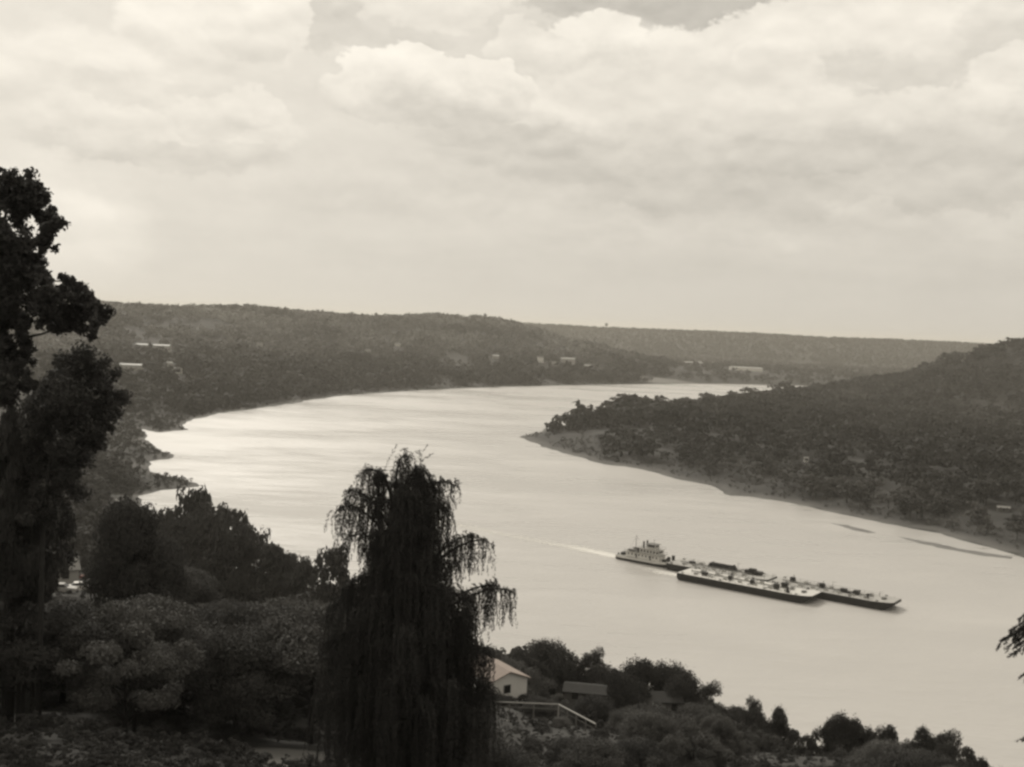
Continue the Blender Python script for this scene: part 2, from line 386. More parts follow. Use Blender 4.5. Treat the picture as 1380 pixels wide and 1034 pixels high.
for i, k in enumerate((1.0, .96, .90)): n.links.new((basev * k).x, cc.inputs[i])
n.links.new(cc.outputs[0], b.inputs['Base Color'])
n.links.new((0.24 + cal * 0.16).x, b.inputs['Roughness'])
rip = wn(0.35, 1, 1.8, 20, 3) * 1.0 + wn(0.09, 1, 2.2, 30, 3) * 1.6
bp = n.nodes.new('ShaderNodeBump'); bp.inputs['Strength'].default_value = 0.45; bp.inputs['Distance'].default_value = 0.5
n.links.new((rip * (0.35 + cal * .65)).x, bp.inputs['Height']); n.links.new(bp.outputs[0], b.inputs['Normal'])
water = mw.build('river', wm); tag(water, kind='structure')

# mud bars low in the water off the right bank
def bar(pts, zt=.35):
    ring = [P(*p) for p in pts]; c = np.mean(ring, 0); m_ = MB(); rr_ = []
    N = []; k = len(ring)
    for i in range(k):
        a_, b_ = np.array(ring[i]), np.array(ring[(i + 1) % k])
        for t in (0, .25, .5, .75):
            p = a_ * (1 - t) + b_ * t; p = p + (vnoise(p[0], p[1], 4, 3) - .5) * 2.5; N.append(p)
    rings = [[(c[0] + (p[0] - c[0]) * s_, c[1] + (p[1] - c[1]) * s_, z_) for p in N] for s_, z_ in ((1, -.3), (.86, zt * .6), (.5, zt), (.1, zt))]
    m_.prism(rings); o = m_.build('river_mud_bar', M['wetmud'], smooth=True); tag(o, kind='structure')
bar([(1114, 704.5), (1140, 707.5), (1165, 713), (1185, 719), (1172, 719), (1150, 714.5), (1128, 708.5)], .2)
bar([(1200, 721), (1250, 730), (1300, 741), (1340, 747), (1375, 752), (1372, 755), (1330, 751), (1270, 740), (1230, 731)], .12)

# ------------------------------------------------------------------ trees
def rand_dirs(r_, n_):
    v = r_.normal(size=(n_, 3)); return v / np.linalg.norm(v, axis=1)[:, None]
def leaf_quads(r_, c, nrm, size, aspect=1.5, tilt=.7):
    nn = nrm + r_.normal(size=nrm.shape) * tilt; nn /= np.linalg.norm(nn, axis=1)[:, None]
    t = np.cross(nn, r_.normal(size=nn.shape)); t /= np.linalg.norm(t, axis=1)[:, None] + 1e-9
    bt = np.cross(nn, t); s_ = (size * r_.uniform(.6, 1.4, len(c)))[:, None]
    a_ = t * s_ * aspect * .5; b_ = bt * s_ * .5
    sh = r_.uniform(-.3, .3, (len(c), 1))
    return np.stack([c - a_, c + b_ + a_ * sh, c + a_, c - b_ - a_ * sh], 1)
def crown(seed, nl, nq, size, form='round', tilt=None):
    """leaf quads of a crown in the unit box: height 1 (crown from ~.15 up), radius ~.5"""
    r_ = np.random.default_rng(seed); lobes = []
    for i in range(nl):
        u = r_.uniform(); a_ = r_.uniform(0, 2 * math.pi)
        if form == 'round': z = .30 + .60 * u; rad = .40 * math.sqrt(max(.08, 1 - ((z - .50) / .46) ** 2)); lr = r_.uniform(.13, .21)
        elif form == 'tall': z = .16 + .76 * u; rad = .27 * math.sqrt(max(.05, 1 - ((z - .45) / .52) ** 2)); lr = r_.uniform(.09, .15)
        elif form == 'flat': z = .45 + .42 * u; rad = .50 * math.sqrt(max(.1, 1 - ((z - .6) / .34) ** 2)); lr = r_.uniform(.11, .18)
        elif form == 'bush': z = .10 + .70 * u; rad = .45 * math.sqrt(max(.1, 1 - (z / .92) ** 2)); lr = r_.uniform(.14, .24)
        elif form == 'open': z = .28 + .64 * u; rad = .42 * math.sqrt(max(.1, 1 - ((z - .55) / .42) ** 2)); lr = r_.uniform(.07, .13)
        else: z = .08 + .86 * u; rad = .30 * (1 - z) + .02; lr = .05 + .10 * (1 - z)
        rr_ = rad * (r_.uniform(.2, 1.3) if form in ('tall', 'open') else r_.uniform(.4, 1.12))
        lobes.append((rr_ * math.cos(a_), rr_ * math.sin(a_), z, lr))
    L = np.array(lobes); wts = L[:, 3] ** 2; wts /= wts.sum()
    k = r_.choice(nl, nq, p=wts); d = rand_dirs(r_, nq); d[:, 2] = np.abs(d[:, 2]) * .9 + d[:, 2] * .1
    d /= np.linalg.norm(d, axis=1)[:, None]
    rad = L[k, 3] * (r_.uniform(.4, 1.12, nq) ** .6 + (r_.uniform(size=nq) > .93) * r_.uniform(0, .3, nq))
    c = L[k, :3] + d * rad[:, None] * np.array([1, 1, .8])
    return leaf_quads(r_, c, d, np.full(nq, size), 1.5, tilt or (.6 if nq > 3000 else .32)), L
def tree_proto(name, seed, form, nl, nq, size, lm, trunk_r=.018, cat='tree'):
    q_, L = crown(seed, nl, nq, size, form)
    root = empty(name, (0, 0, -500))
    link('crown', quads_mesh('crown', q_), lm, root)
    m_ = MB(); m_.tube([(0, 0, -.05), (.004, .002, .18), (-.004, .006, .42), (0, 0, .72)], [trunk_r * 1.3, trunk_r, trunk_r * .7, trunk_r * .2], 7)
    r_ = random.Random(seed)
    for i in range(0, nl, max(1, nl // 9)):
        x_, y_, z_, _ = L[i]; z0 = max(.15, z_ - .22)
        m_.tube([(0, 0, z0), (x_ * .5, y_ * .5, z0 + (z_ - z0) * .65), (x_, y_, z_)], [trunk_r * .55, trunk_r * .35, trunk_r * .1], 5)
    m_.build('trunk', M['bark'], root, smooth=True)
    root['category'] = cat
    return root
protos = {}
def getp(key):                                # (form, variant, leaf material, quality)
    if key in protos: return protos[key]
    form, v_, lm, ql = key
    nl, nq, sz = {'near': (54, 34000, .0135), 'mid': (34, 3200, .040), 'low': (20, 420, .085)}[ql]
    if form == 'open': nq = int(nq * .55); nl = int(nl * .8)
    if form == 'tall': nq = int(nq * .7)
    nm = {'round': 'broadleaf_tree', 'tall': 'slender_tree', 'flat': 'spreading_tree', 'bush': 'bush', 'open': 'open_crowned_tree', 'conifer': 'conifer_tree'}[form]
    protos[key] = tree_proto(nm, 100 * v_ + len(form) * 7 + len(ql), form, nl, nq, sz, M[lm], cat='bush' if form == 'bush' else 'tree')
    protos[key]['used'] = 0
    return protos[key]
rp = random.Random(11)
def plant(form, x, y, h, wr=1.0, label=None, group=None, lm='leaf', ql='near', z=None, v_=None):
    p = getp((form, v_ if v_ is not None else rp.randrange(1, 4), lm, ql)); z = gz(x, y) if z is None else z
    sc_ = (h * wr, h * wr * rp.uniform(.9, 1.1), h)
    if not p['used']:
        p['used'] = 1; o = p; o.location = (x, y, z - .1); o.scale = sc_; o.rotation_euler = (0, 0, rp.uniform(0, 6.28))
        if label: o['label'] = label
    else: o = copy_tree(p, (x, y, z - .1), rp.uniform(0, 6.28), sc_, label)
    if group: o['group'] = group
    elif 'group' in o: del o['group']
    return o
def plant_px(form, px, topy, dist, wpx, label, group=None, lm='leaf', ql='near', v_=None, minh=3.0):
    """stand a tree at the given distance so that its top and width agree with the photograph"""
    top = atd(px, topy, dist); z = gz(top.x, top.y); h = max(minh, (top.z - z) / .97)
    wd = max(wpx / FPX * dist, .26 * h if form in ('tall', 'open') else .42 * h); rad = {'round': .92, 'tall': .62, 'flat': 1.1, 'bush': 1.05, 'open': .95, 'conifer': .62}[form]
    return plant(form, top.x, top.y, h, (wd / rad) / h, label, group, lm, ql, z, v_)

# forest masses: crowns of many far trees that read as one wood
def crowns_mesh(name, pts, hs, nq, label, cat, seed, tones=None, m=None, forms=('round', 'bush'), size=None, nv=6):
    r_ = np.random.default_rng(seed); N = len(pts); tmpl = []
    for v_ in range(nv): tmpl.append(crown(seed * 10 + v_, 12, nq, size or 1.1 / math.sqrt(nq), forms[v_ % len(forms)])[0])
    allq = []; allt = []; vi = r_.integers(0, nv, N)
    for v_ in range(nv):
        s_ = np.where(vi == v_)[0]
        if not len(s_): continue
        a_ = r_.uniform(0, 6.28, len(s_)); ca, sa = np.cos(a_), np.sin(a_); t = tmpl[v_][None] * 1.0
        X_ = t[..., 0] * ca[:, None, None] - t[..., 1] * sa[:, None, None]; Y_ = t[..., 0] * sa[:, None, None] + t[..., 1] * ca[:, None, None]
        Z_ = np.broadcast_to(t[..., 2], X_.shape)
        h = hs[s_, None, None]; wr = r_.uniform(.85, 1.25, len(s_))[:, None, None]
        Q = np.stack([X_ * h * wr + pts[s_, 0, None, None], Y_ * h * wr + pts[s_, 1, None, None], Z_ * h + pts[s_, 2, None, None]], -1)
        allq.append(Q.reshape(-1, 4, 3))
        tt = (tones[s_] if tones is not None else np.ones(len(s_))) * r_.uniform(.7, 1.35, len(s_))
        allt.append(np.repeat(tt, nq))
    o = link(name, quads_mesh(name, np.concatenate(allq), np.concatenate(allt)), m or M['wood_stuff']); tag(o, label, cat, kind='stuff'); return o
def scatter(n_, amin, amax, dmin, dmax, seed, p=1.0):  # points in the wedge, even over the ground (p=1) or denser near (p=0)
    r_ = np.random.default_rng(seed); d = (r_.uniform(0, 1, n_) * (dmax ** (1 + p) - dmin ** (1 + p)) + dmin ** (1 + p)) ** (1 / (1 + p))
    t = r_.uniform(amin, amax, n_); return t * d, d

# ------------------------------------------------------------------ towboat and barges
PA = Vector((*at(910, 781.5), 0)); HD = Vector((0.803, -0.596, 0)); PT = Vector((0.596, 0.803, 0)); HANG = math.atan2(HD.y, HD.x)
def tow_pos(f, p): return PA + HD * f + PT * p
def barge(f0, L, W, label, kind, FB=3.1):
    root = empty('tank_barge', tow_pos(f0, 15.2 - W / 2 if kind == 'near' else 15.4 + W / 2), HANG); tag(root, label, 'barge', 'barges pushed by the towboat')
    h = W / 2; m_ = MB()
    sec = []
    for x_, zb, hw in ((0, .9, h - .5), (2.5, -1.2, h), (L - 9, -1.2, h), (L - 4.5, -.2, h - .25), (L - 1.2, 1.7, h - 1.1), (L, 2.5, h - 2.2)):
        zt = FB - .02 if x_ < L - 9.5 else FB + (x_ - L + 9) * .05
        sec.append([(x_, -hw, zb), (x_, hw, zb), (x_, hw, zt), (x_, -hw, zt)])
    hull = m_.prism(sec).build('hull', M['hull'], root)
    m_ = MB(); sec = []
    for x_, hw in ((.15, h - .7), (2.5, h - .2), (L - 9, h - .2), (L - 4.5, h - .45), (L - 1.4, h - 1.3), (L - .25, h - 2.4)):
        z0 = FB + max(0, (x_ - L + 9) * .05)
        sec.append([(x_, -hw, z0 - .1), (x_, hw, z0 - .1), (x_, hw, z0 + .08), (x_, -hw, z0 + .08)])
    dk = m_.prism(sec).build('deck', M['deck'] if kind == 'near' else M['deck_grey'], root)
    m_ = MB()
    for x_ in np.arange(3, L - 2, 3.2):           # rub rail / toe board stanchions
        for s_ in (-1, 1): m_.box(x_, x_ + .1, s_ * (h - .3) - .05, s_ * (h - .3) + .05, FB + .08, FB + .75)
    for s_ in (-1, 1): m_.box(3, L - 8, s_ * (h - .3) - .03, s_ * (h - .3) + .03, FB + .68, FB + .75)
    m_.build('guard_rail', M['mid'], root)
    z = FB + .08
    def part(nm, m, *b, parent=root):
        q = MB()
        for bb in b: q.box(*bb)
        return q.build(nm, M[m], parent)
    for s_ in (-1, 1):                            # bitts
        for x_ in (2.2, L * .33, L * .66, L - 7):
            q = MB(); q.tube([(x_, s_ * (h - 1.0), z), (x_, s_ * (h - 1.0), z + .7)], .2, 7).tube([(x_ + .7, s_ * (h - 1.0), z), (x_ + .7, s_ * (h - 1.0), z + .7)], .2, 7)
            q.build('mooring_bitt', M['dark'], root)
    def hatch(x_, y_, sx, sy, hz, m='deck_grey'):
        q = part('hatch', m, (x_, x_ + sx, y_, y_ + sy, z, z + hz)); 
        part('hatch_cover', 'mid', (x_ - .1, x_ + sx + .1, y_ - .1, y_ + sy + .1, z + hz, z + hz + .12), parent=q)
    def pump(x_, y_, sx=2.0, sy=1.6, hz=1.7):
        q = MB(); q.box(x_, x_ + sx, y_, y_ + sy, z + .25, z + hz).box(x_ + .2, x_ + .5, y_ + .2, y_ + .5, z, z + .25).box(x_ + sx - .5, x_ + sx - .2, y_ + .2, y_ + .5, z, z + .25)
        q.tube([(x_ + sx * .7, y_ + sy * .5, z + hz), (x_ + sx * .7, y_ + sy * .5, z + hz + .9), (x_ + sx * .7 + .4, y_ + sy * .5, z + hz + 1.0)], .13, 6); q.build('pump_engine', M['dark'], root)
    def pipe(pts, rad=.18, m='mid'): MB().tube([(a_, b_, z + c_) for a_, b_, c_ in pts], rad, 6).build('pipe', M[m], root)
    def mast(x_, y_, hz): MB().tube([(x_, y_, z), (x_, y_, z + hz)], [.11, .06], 6).tube([(x_, y_, z + hz * .8), (x_ + 1.6, y_, z + hz * .95)], .05, 5).build('light_mast', M['mid'], root)
    def drums(x_, y_, n_):
        for i in range(n_): MB().tube([(x_ + i * .8, y_, z), (x_ + i * .8, y_, z + .95)], .32, 8).build('drum', M['dark'], root)
    pipe([(4, 0, .5), (L * .3, 0, .5), (L - 10, 0, .5)], .22); pipe([(6, .8, .4), (L - 14, .8, .4)], .15)
    for x_ in np.linspace(8, L - 12, 6): pipe([(x_, -h + 1.6, .35), (x_, 0, .6), (x_, h - 1.6, .35)], .14)
    for x_ in np.linspace(7, L - 13, 7):
        hatch(x_, -h * .55, 1.4, 1.4, .55, 'deck'); hatch(x_, h * .40, 1.4, 1.4, .55, 'deck')
    if kind == 'near':
        pump(10.5, -3.5, 2.4, 2.0, 1.6); pump(23, -2.8, 1.6, 1.4, 1.8); pump(33.5, -3.0, 1.6, 1.4, 2.0); pump(44.5, -3.6, 2.2, 1.8, 2.2); pump(45.5, 2.2, 2.6, 2.0, 2.0)
        mast(39.5, -2, 5.2); mast(42, 1, 5.6); mast(20.5, 3.5, 4.5); mast(5, -2, 3.6)
        drums(51.5, -5.2, 2); MB().box(51.4, 52.2, -5.9, -5.2, z, z + 2.3).box(51.2, 52.4, -6.0, -5.1, z + 2.3, z + 2.5).build('gangway_locker', M['dark'], root)
        part('anchor_winch', 'mid', (56, 57.6, -1, 1, z, z + .9), (56.3, 57.3, -1.6, 1.6, z + .3, z + .7))
    if kind == 'mid':
        # two workboats' worth of dark pipe lengths racked on the deck
        q = MB()
        for j in range(5):
            for i in range(4): q.tube([(17.5 + .3 * i, 1.2 + j * .55, z + .3 + i * .5), (31.5 - .3 * i, 1.2 + j * .55, z + .3 + i * .5)], .26, 6)
        q.box(19, 19.3, .8, 4.2, z, z + 2.2).box(29.5, 29.8, .8, 4.2, z, z + 2.4); q.build('stacked_pipes', M['dark'], root)
        q = MB(); q.box(36, 44, .5, 3.2, z + .4, z + 1.8).box(38, 41, .9, 2.8, z + 1.8, z + 2.6).box(36.3, 36.8, .7, 3, z, z + .4).box(43, 43.5, .7, 3, z, z + .4); q.build('deck_engine', M['dark'], root)
        pump(8.5, 0, 2.6, 1.6, 1.2); mast(33.5, -1, 5)
    if kind == 'far':
        pump(7, 1, 2.0, 1.8, 2.0); pump(21, -.5, 2.0, 1.8, 2.0)
        q = MB()
        for j in range(3):
            q.tube([(30.5, -1.0 + j * .7, z + .5), (37.5, -1.0 + j * .7, z + .5)], .33, 7)
        q.box(30.5, 33, -1.2, .9, z + .9, z + 1.6).box(36, 38.2, -1.2, 1.2, z, z + 1.7).box(31, 31.3, -1.4, 1, z, z + .3); q.build('manifold', M['dark'], root)
        MB().box(42.6, 43.3, -3.3, -2.6, z, z + 1.9).box(42.3, 43.6, -3.5, -2.4, z + 1.2, z + 1.6).build('vent_post', M['dark'], root)
        part('anchor_winch', 'mid', (48, 49.6, -1, 1, z, z + .9), (48.3, 49.3, -1.6, 1.6, z + .3, z + .7)); mast(26, 2, 3.5); mast(46, 3, 2.5)
    return root
barge(0, 62.5, 14.6, 'pale decked tank barge with black hull nearest the camera, alongside the others', 'near')
barge(-13.5, 50, 14.2, 'tank barge directly ahead of the towboat carrying a rack of dark pipes', 'mid')
barge(37, 54.5, 14.2, 'foremost grey decked tank barge with raked black bow', 'far')

tb = empty('towboat', tow_pos(-42.5, 22.0), HANG); tag(tb, 'white river towboat with pilothouse and mast pushing the three barges', 'towboat')
def tp(nm, m, *b, parent=tb):
    q = MB()
    for bb in b: q.box(*bb)
    return q.build(nm, M[m], parent)
m_ = MB(); sec = []
for x_, zb, zt, hw in ((0, .5, 1.9, 3.6), (2, -1, 1.9, 4.3), (22, -1, 2.0, 4.5), (26, -.5, 2.3, 4.4), (28.3, .6, 2.5, 4.1)):
    sec.append([(x_, -hw, zb), (x_, hw, zb), (x_, hw, zt - .75), (x_, -hw, zt - .75)])
m_.prism(sec); tb_h = m_.build('hull', M['hull'], tb)
m_ = MB(); m_.prism([[(x_, -hw - .04, z0 - .75), (x_, hw + .04, z0 - .75), (x_, hw + .04, z0), (x_, -hw - .04, z0)] for x_, z0, hw in ((-.05, 1.9, 3.6), (2, 1.9, 4.3), (22, 2.0, 4.5), (26, 2.3, 4.4), (28.35, 2.5, 4.1))])
m_.build('bulwark', M['white'], tb)
tp('deck', 'deck_grey', (.3, 27.8, -3.9, 3.9, 2.02, 2.08))
for y_ in (-2.6, 1.8): tp('push_knee', 'dark', (27.6, 28.9, y_, y_ + .8, .2, 5.2))
dh = tp('deckhouse', 'white', (5.5, 23.5, -3.3, 3.3, 2.08, 4.7))
tp('deckhouse_roof', 'deck_grey', (4.7, 24.3, -3.8, 3.8, 4.7, 4.85), parent=dh)
for x_ in np.arange(6.6, 22.8, 1.9):
    for s_ in (-1, 1): tp('window', 'glass', (x_, x_ + .8, s_ * 3.32 - .03, s_ * 3.32 + .03, 3.3, 4.1), parent=dh)
for x_ in (10.9, 18.5): tp('door', 'dark', (x_, x_ + .75, -3.36, -3.31, 2.2, 4.2), parent=dh)
uh = tp('upper_cabin', 'white', (12.5, 22.6, -2.7, 2.7, 4.85, 7.1))
tp('cabin_roof', 'deck_grey', (11.9, 23.4, -3.2, 3.2, 7.1, 7.25), parent=uh)
for x_ in np.arange(13.2, 21.8, 1.7):
    for s_ in (-1, 1): tp('window', 'glass', (x_, x_ + .95, s_ * 2.72 - .03, s_ * 2.72 + .03, 5.6, 6.6), parent=uh)
tp('window', 'glass', (22.58, 22.64, -1.9, 1.9, 5.7, 6.6), parent=uh)
ph = tp('pilothouse', 'white', (16.2, 20.6, -1.9, 1.9, 7.25, 9.4))
tp('pilothouse_roof', 'mid', (15.7, 21.3, -2.4, 2.4, 9.4, 9.58), parent=ph)
tp('window_band', 'glass', (16.5, 20.3, -1.94, 1.94, 8.15, 9.15), (20.57, 20.65, -1.6, 1.6, 8.15, 9.15), (16.14, 16.25, -1.6, 1.6, 8.15, 9.15), parent=ph)
for y_ in (-1.9, 1.5):
    s_ = MB().tube([(14.2, y_ + .2, 7.2), (14.2, y_ + .2, 10.2)], .42, 9).build('smokestack', M['dark'], tb); MB().tube([(14.2, y_ + .2, 10.2), (14.2, y_ + .2, 10.45)], .52, 9).build('stack_rim', M['mid'], s_)
q = MB(); q.tube([(9.0, 0, 4.8), (9.0, 0, 12.6)], [.16, .07], 6).tube([(9.0, -1.1, 10.6), (9.0, 1.1, 10.6)], .06, 5).tube([(9, 0, 12), (5.5, 0, 4.9)], .03, 4).tube([(9, 0, 12), (13, 0, 7.2)], .03, 4); q.build('mast', M['dark'], tb)
q = MB(); q.tube([(18.8, 0, 9.5), (18.8, 0, 12.0)], [.1, .05], 5).tube([(18.8, -.8, 11.2), (18.8, .8, 11.2)], .05, 4); q.build('radar_mast', M['dark'], tb)
q = MB(); q.prism([[(10.2, 2.3 + dy * .3, 5.5), (10.2, 2.3 + dy * .3 + .01, 5.9), (10.2, 2.31 + dy, 5.9), (10.2, 2.3 + dy, 5.5)] for dy in (.1, .2)])
q = MB()
for s_ in (-1, 1):
    q.prism([[(6.2, s_ * 2.2, 5.2), (6.2, s_ * 2.9, 5.2), (6.2, s_ * 2.9, 5.7), (6.2, s_ * 2.2, 5.7)], [(7, s_ * 1.9, 5), (7, s_ * 3.2, 5), (7, s_ * 3.3, 5.9), (7, s_ * 1.8, 5.9)], [(10, s_ * 1.9, 5), (10, s_ * 3.2, 5), (10, s_ * 3.3, 5.9), (10, s_ * 1.8, 5.9)], [(11.2, s_ * 2.4, 5.4), (11.2, s_ * 2.7, 5.4), (11.2, s_ * 2.8, 5.9), (11.2, s_ * 2.3, 5.9)]])
q.build('lifeboat', M['mid'], tb)
tp('engine_vent', 'dark', (11.2, 12.3, -2.6, -1.2, 4.85, 7.0), (11.2, 12.3, 1.2, 2.6, 4.85, 6.6))
q = MB()
for z_, x0, x1, hw in ((4.85, 4.9, 24.2, 3.7), (7.25, 12.1, 23.3, 3.1)):
    for s_ in (-1, 1):
        q.box(x0, x1, s_ * hw - .025, s_ * hw + .025, z_ + .9, z_ + .96).box(x0, x1, s_ * hw - .02, s_ * hw + .02, z_ + .45, z_ + .49)
        for x_ in np.arange(x0, x1 + .1, 1.6): q.box(x_ - .03, x_ + .03, s_ * hw - .03, s_ * hw + .03, z_, z_ + .9)
q.build('railing', M['mid'], tb)
tp('towing_winch', 'dark', (1.6, 3.6, -1.6, 1.6, 2.08, 3.2), (2.1, 3.1, -2.2, 2.2, 2.3, 2.9)); tp('stern_bitt', 'dark', (.6, 1.2, -2.6, -2.2, 2.08, 3.0), (.6, 1.2, 2.2, 2.6, 2.08, 3.0))
tp('bow_winch', 'dark', (24.9, 26.5, -2.8, -1.2, 2.08, 3.5), (24.9, 26.5, 1.2, 2.8, 2.08, 3.5))

# churned water: many small flecks lying on the river
def foam(name, spots, label, seed):
    r_ = np.random.default_rng(seed); C_ = []; S_ = []
    for (f, p, sf, spp, n_, s0) in spots:
        ff = f + r_.normal(size=n_) * sf; pp = p + r_.normal(size=n_) * spp
        C_.append(np.stack([PA.x + HD.x * ff + PT.x * pp, PA.y + HD.y * ff + PT.y * pp, .012 + r_.uniform(0, .05, n_)], 1)); S_.append(np.full(n_, s0))
    C_ = np.concatenate(C_); S_ = np.concatenate(S_)
    qd = leaf_quads(r_, C_, np.tile([[0, 0, 1.]], (len(C_), 1)), S_, 2.2, .02)
    o = link(name, quads_mesh(name, qd), M['foam']); tag(o, label, 'wake', kind='stuff')
sp_ = [(-45 - 3.2 * i, 22.5 + i * .12, 2.5, 1.5 + i * .05, 110, .36) for i in range(60)]
for i in range(60):
    t = i / 59.0; dd = 1 + 50 * t ** 1.4
    sp_.append((-43.5 - dd, 22.0 + 6.0 * t + math.sin(i) * .6, 2.5, 1.1 + 2.2 * t, int(420 * (1 - t) ** 2.2) + 5, .42))
foam('wake_foam', sp_, 'white foam trailing behind the towboat', 5)
foam('churned_foam', [(-7, 8.5, 5, 1.5, 420, .5), (-2, 10, 3, 1.3, 420, .55), (-14, 12, 4, 1.0, 90, .5)], 'white churned water beside the towboat behind the near barge', 6)

# ------------------------------------------------------------------ buildings
def gable_house(name, c, L, W, H, RH, rz, wall, roof, label, cat='house', wins=3, door=True, base=4.0, chim=False, detail=True, winrow=1):
    root = empty(name, c, rz); tag(root, label, cat)
    hl, hw = L / 2, W / 2; m_ = MB()
    m_.prism([[(x_, -hw, -base), (x_, hw, -base), (x_, hw, H), (x_, 0, H + RH), (x_, -hw, H)] for x_ in (-hl, hl)]); m_.build('wall', M[wall], root)
    o_ = .35; th = .14; m_ = MB(); sl_ = RH / hw
    for s_ in (-1, 1):
        m_.prism([[(x_, 0, H + RH + .02), (x_, s_ * (hw + o_), H - o_ * sl_ + .02), (x_, s_ * (hw + o_), H - o_ * sl_ + .02 + th), (x_, 0, H + RH + .02 + th)] for x_ in (-hl - o_, hl + o_)])
    rf = m_.build('roof', M[roof], root)
    if chim: MB().box(-.35, .35, -.35 + hw * .3, .35 + hw * .3, H, H + RH + 1.0).build('chimney', M['stone'], rf)
    if detail:
        for row in range(winrow):
            z0 = .95 + row * 2.8
            for s_ in (-1, 1):
                for i in range(wins):
                    x_ = -hl + L * (i + .5) / wins
                    f = MB().box(x_ - .6, x_ + .6, s_ * (hw + .03) - .04, s_ * (hw + .03) + .04, z0, z0 + 1.3).build('window', M['mid'], root)
                    MB().box(x_ - .5, x_ + .5, s_ * (hw + .06) - .03, s_ * (hw + .06) + .03, z0 + .1, z0 + 1.2).build('pane', M['glass'], f)
                f = MB().box(s_ * (hl + .03) - .04, s_ * (hl + .03) + .04, -.55, .55, z0, z0 + 1.3).build('window', M['mid'], root)
                MB().box(s_ * (hl + .06) - .03, s_ * (hl + .06) + .03, -.45, .45, z0 + .1, z0 + 1.2).build('pane', M['glass'], f)
        if door: MB().box(-hl + L * .5 - .45, -hl + L * .5 + .45, -hw - .08, -hw + .02, 0, 2.05).build('door', M['dark'], root)
    return root
def px_c(px, py, dist=None):
    if dist is None:
        g = ground_at(px, py); return Vector(g)
    return atd(px, py, dist)
# near white house seen past the willow
hp = atd(664, 931, 150); hp.z = max(gz(hp.x, hp.y), hp.z)
house = empty('white_house', hp, R(-58)); tag(house, 'small white house with faded red roof edge beside the willow', 'house')
m_ = MB(); m_.prism([[(x_, -3.0, -5), (x_, 3.0, -5), (x_, 3.0, 2.7), (x_, 0, 3.8), (x_, -3.0, 2.7)] for x_ in (-4.0, 4.0)]); m_.build('wall', M['white'], house)
m_ = MB()
for s_ in (-1, 1): m_.prism([[(x_, 0, 3.83), (x_, s_ * 3.4, 2.59), (x_, s_ * 3.4, 2.72), (x_, 0, 3.98)] for x_ in (-4.4, 4.4)])
m_.build('roof', M['roofred'], house)
for nm_, b_ in (('window', (4.0, 4.07, -.75, .35, .9, 2.1)), ('window', (-1.6, -.5, -3.07, -3.0, .9, 2.1)), ('window', (1.4, 2.5, -3.07, -3.0, .9, 2.1))):
    f = MB().box(*b_).build(nm_, M['mid'], house)
    c_ = [(b_[0] + b_[1]) / 2, (b_[2] + b_[3]) / 2]; hx = (b_[1] - b_[0]) / 2 + (.03 if b_[1] - b_[0] < .2 else -.1); hy = (b_[3] - b_[2]) / 2 + (.03 if b_[3] - b_[2] < .2 else -.1)
    MB().box(c_[0] - hx, c_[0] + hx, c_[1] - hy, c_[1] + hy, b_[4] + .1, b_[5] - .1).build('pane', M['glass'], f)
MB().box(.1, .95, -3.08, -2.98, 0, 2.0).build('door', M['dark'], house)
# annex with pale low roof, half hidden behind the willow
an = atd(638, 934, 146); an.z = hp.z
gable_house('garden_outbuilding', an, 5.5, 3.4, 2.2, .8, R(-58), 'white', 'roofpale', 'white outbuilding with pale roof half hidden behind the willow branches', 'outbuilding', 1, True)
# stone shed and weathered building further along the slope
s1 = atd(790, 944, 165); s1.z = gz(s1.x, s1.y) + .3
k = atd(790, 944, 165).z - .3
gable_house('stone_shed', Vector((s1.x, s1.y, k)), 6.4, 4.2, 2.1, .5, R(-8), 'stone', 'bark', 'low buff stone shed below the dark trees', 'shed', 2, True, 6)
gable_house('weathered_cottage', atd(884, 960, 168), 6.8, 4.5, 2.4, .8, R(6), 'stone', 'bark', 'weathered grey cottage under the round trees above the river', 'cottage', 3, False, 6)
gable_house('boathouse', atd(1098, 1034, 170), 3.6, 3.0, 1.6, .6, R(10), 'white', 'roofpale', 'tiny pale roofed hut among bushes at the lower edge', 'hut', 1, False, 6)
# terrace wall and rail
def rail_run(pts, name, label):
    root = empty(name, pts[0]); tag(root, label, 'railing'); o = pts[0]
    m_ = MB(); l_ = MB()
    for a_, b_ in zip(pts[:-1], pts[1:]):
        m_.tube([a_ - o, b_ - o], .09, 6); l_.tube([a_ - o - Vector((0, 0, .55)), b_ - o - Vector((0, 0, .55))], .04, 5)
        n_ = max(1, int((b_ - a_).length / 2.4))
        for i in range(n_ + (1 if b_ is pts[-1] else 0)):
            p = a_ + (b_ - a_) * (i / n_) - o; zb = gz(p.x + o.x, p.y + o.y) - o.z - .3
            MB().tube([p, (p.x, p.y, min(zb, p.z - 1.2))], .09, 6).build('post', M['railp'] if i == 0 else M['mid'], root)
    m_.build('top_rail', M['railp'], root); l_.build('lower_rail', M['mid'], root)
rail_run([atd(622, 944, 125), atd(753, 949.5, 122), atd(803, 976, 113)], 'terrace_railing', 'pale railing bending downhill in front of the white house')
rail_run([atd(628, 969, 116), atd(688, 972, 114)], 'lower_railing', 'short pale railing just below the long railing')

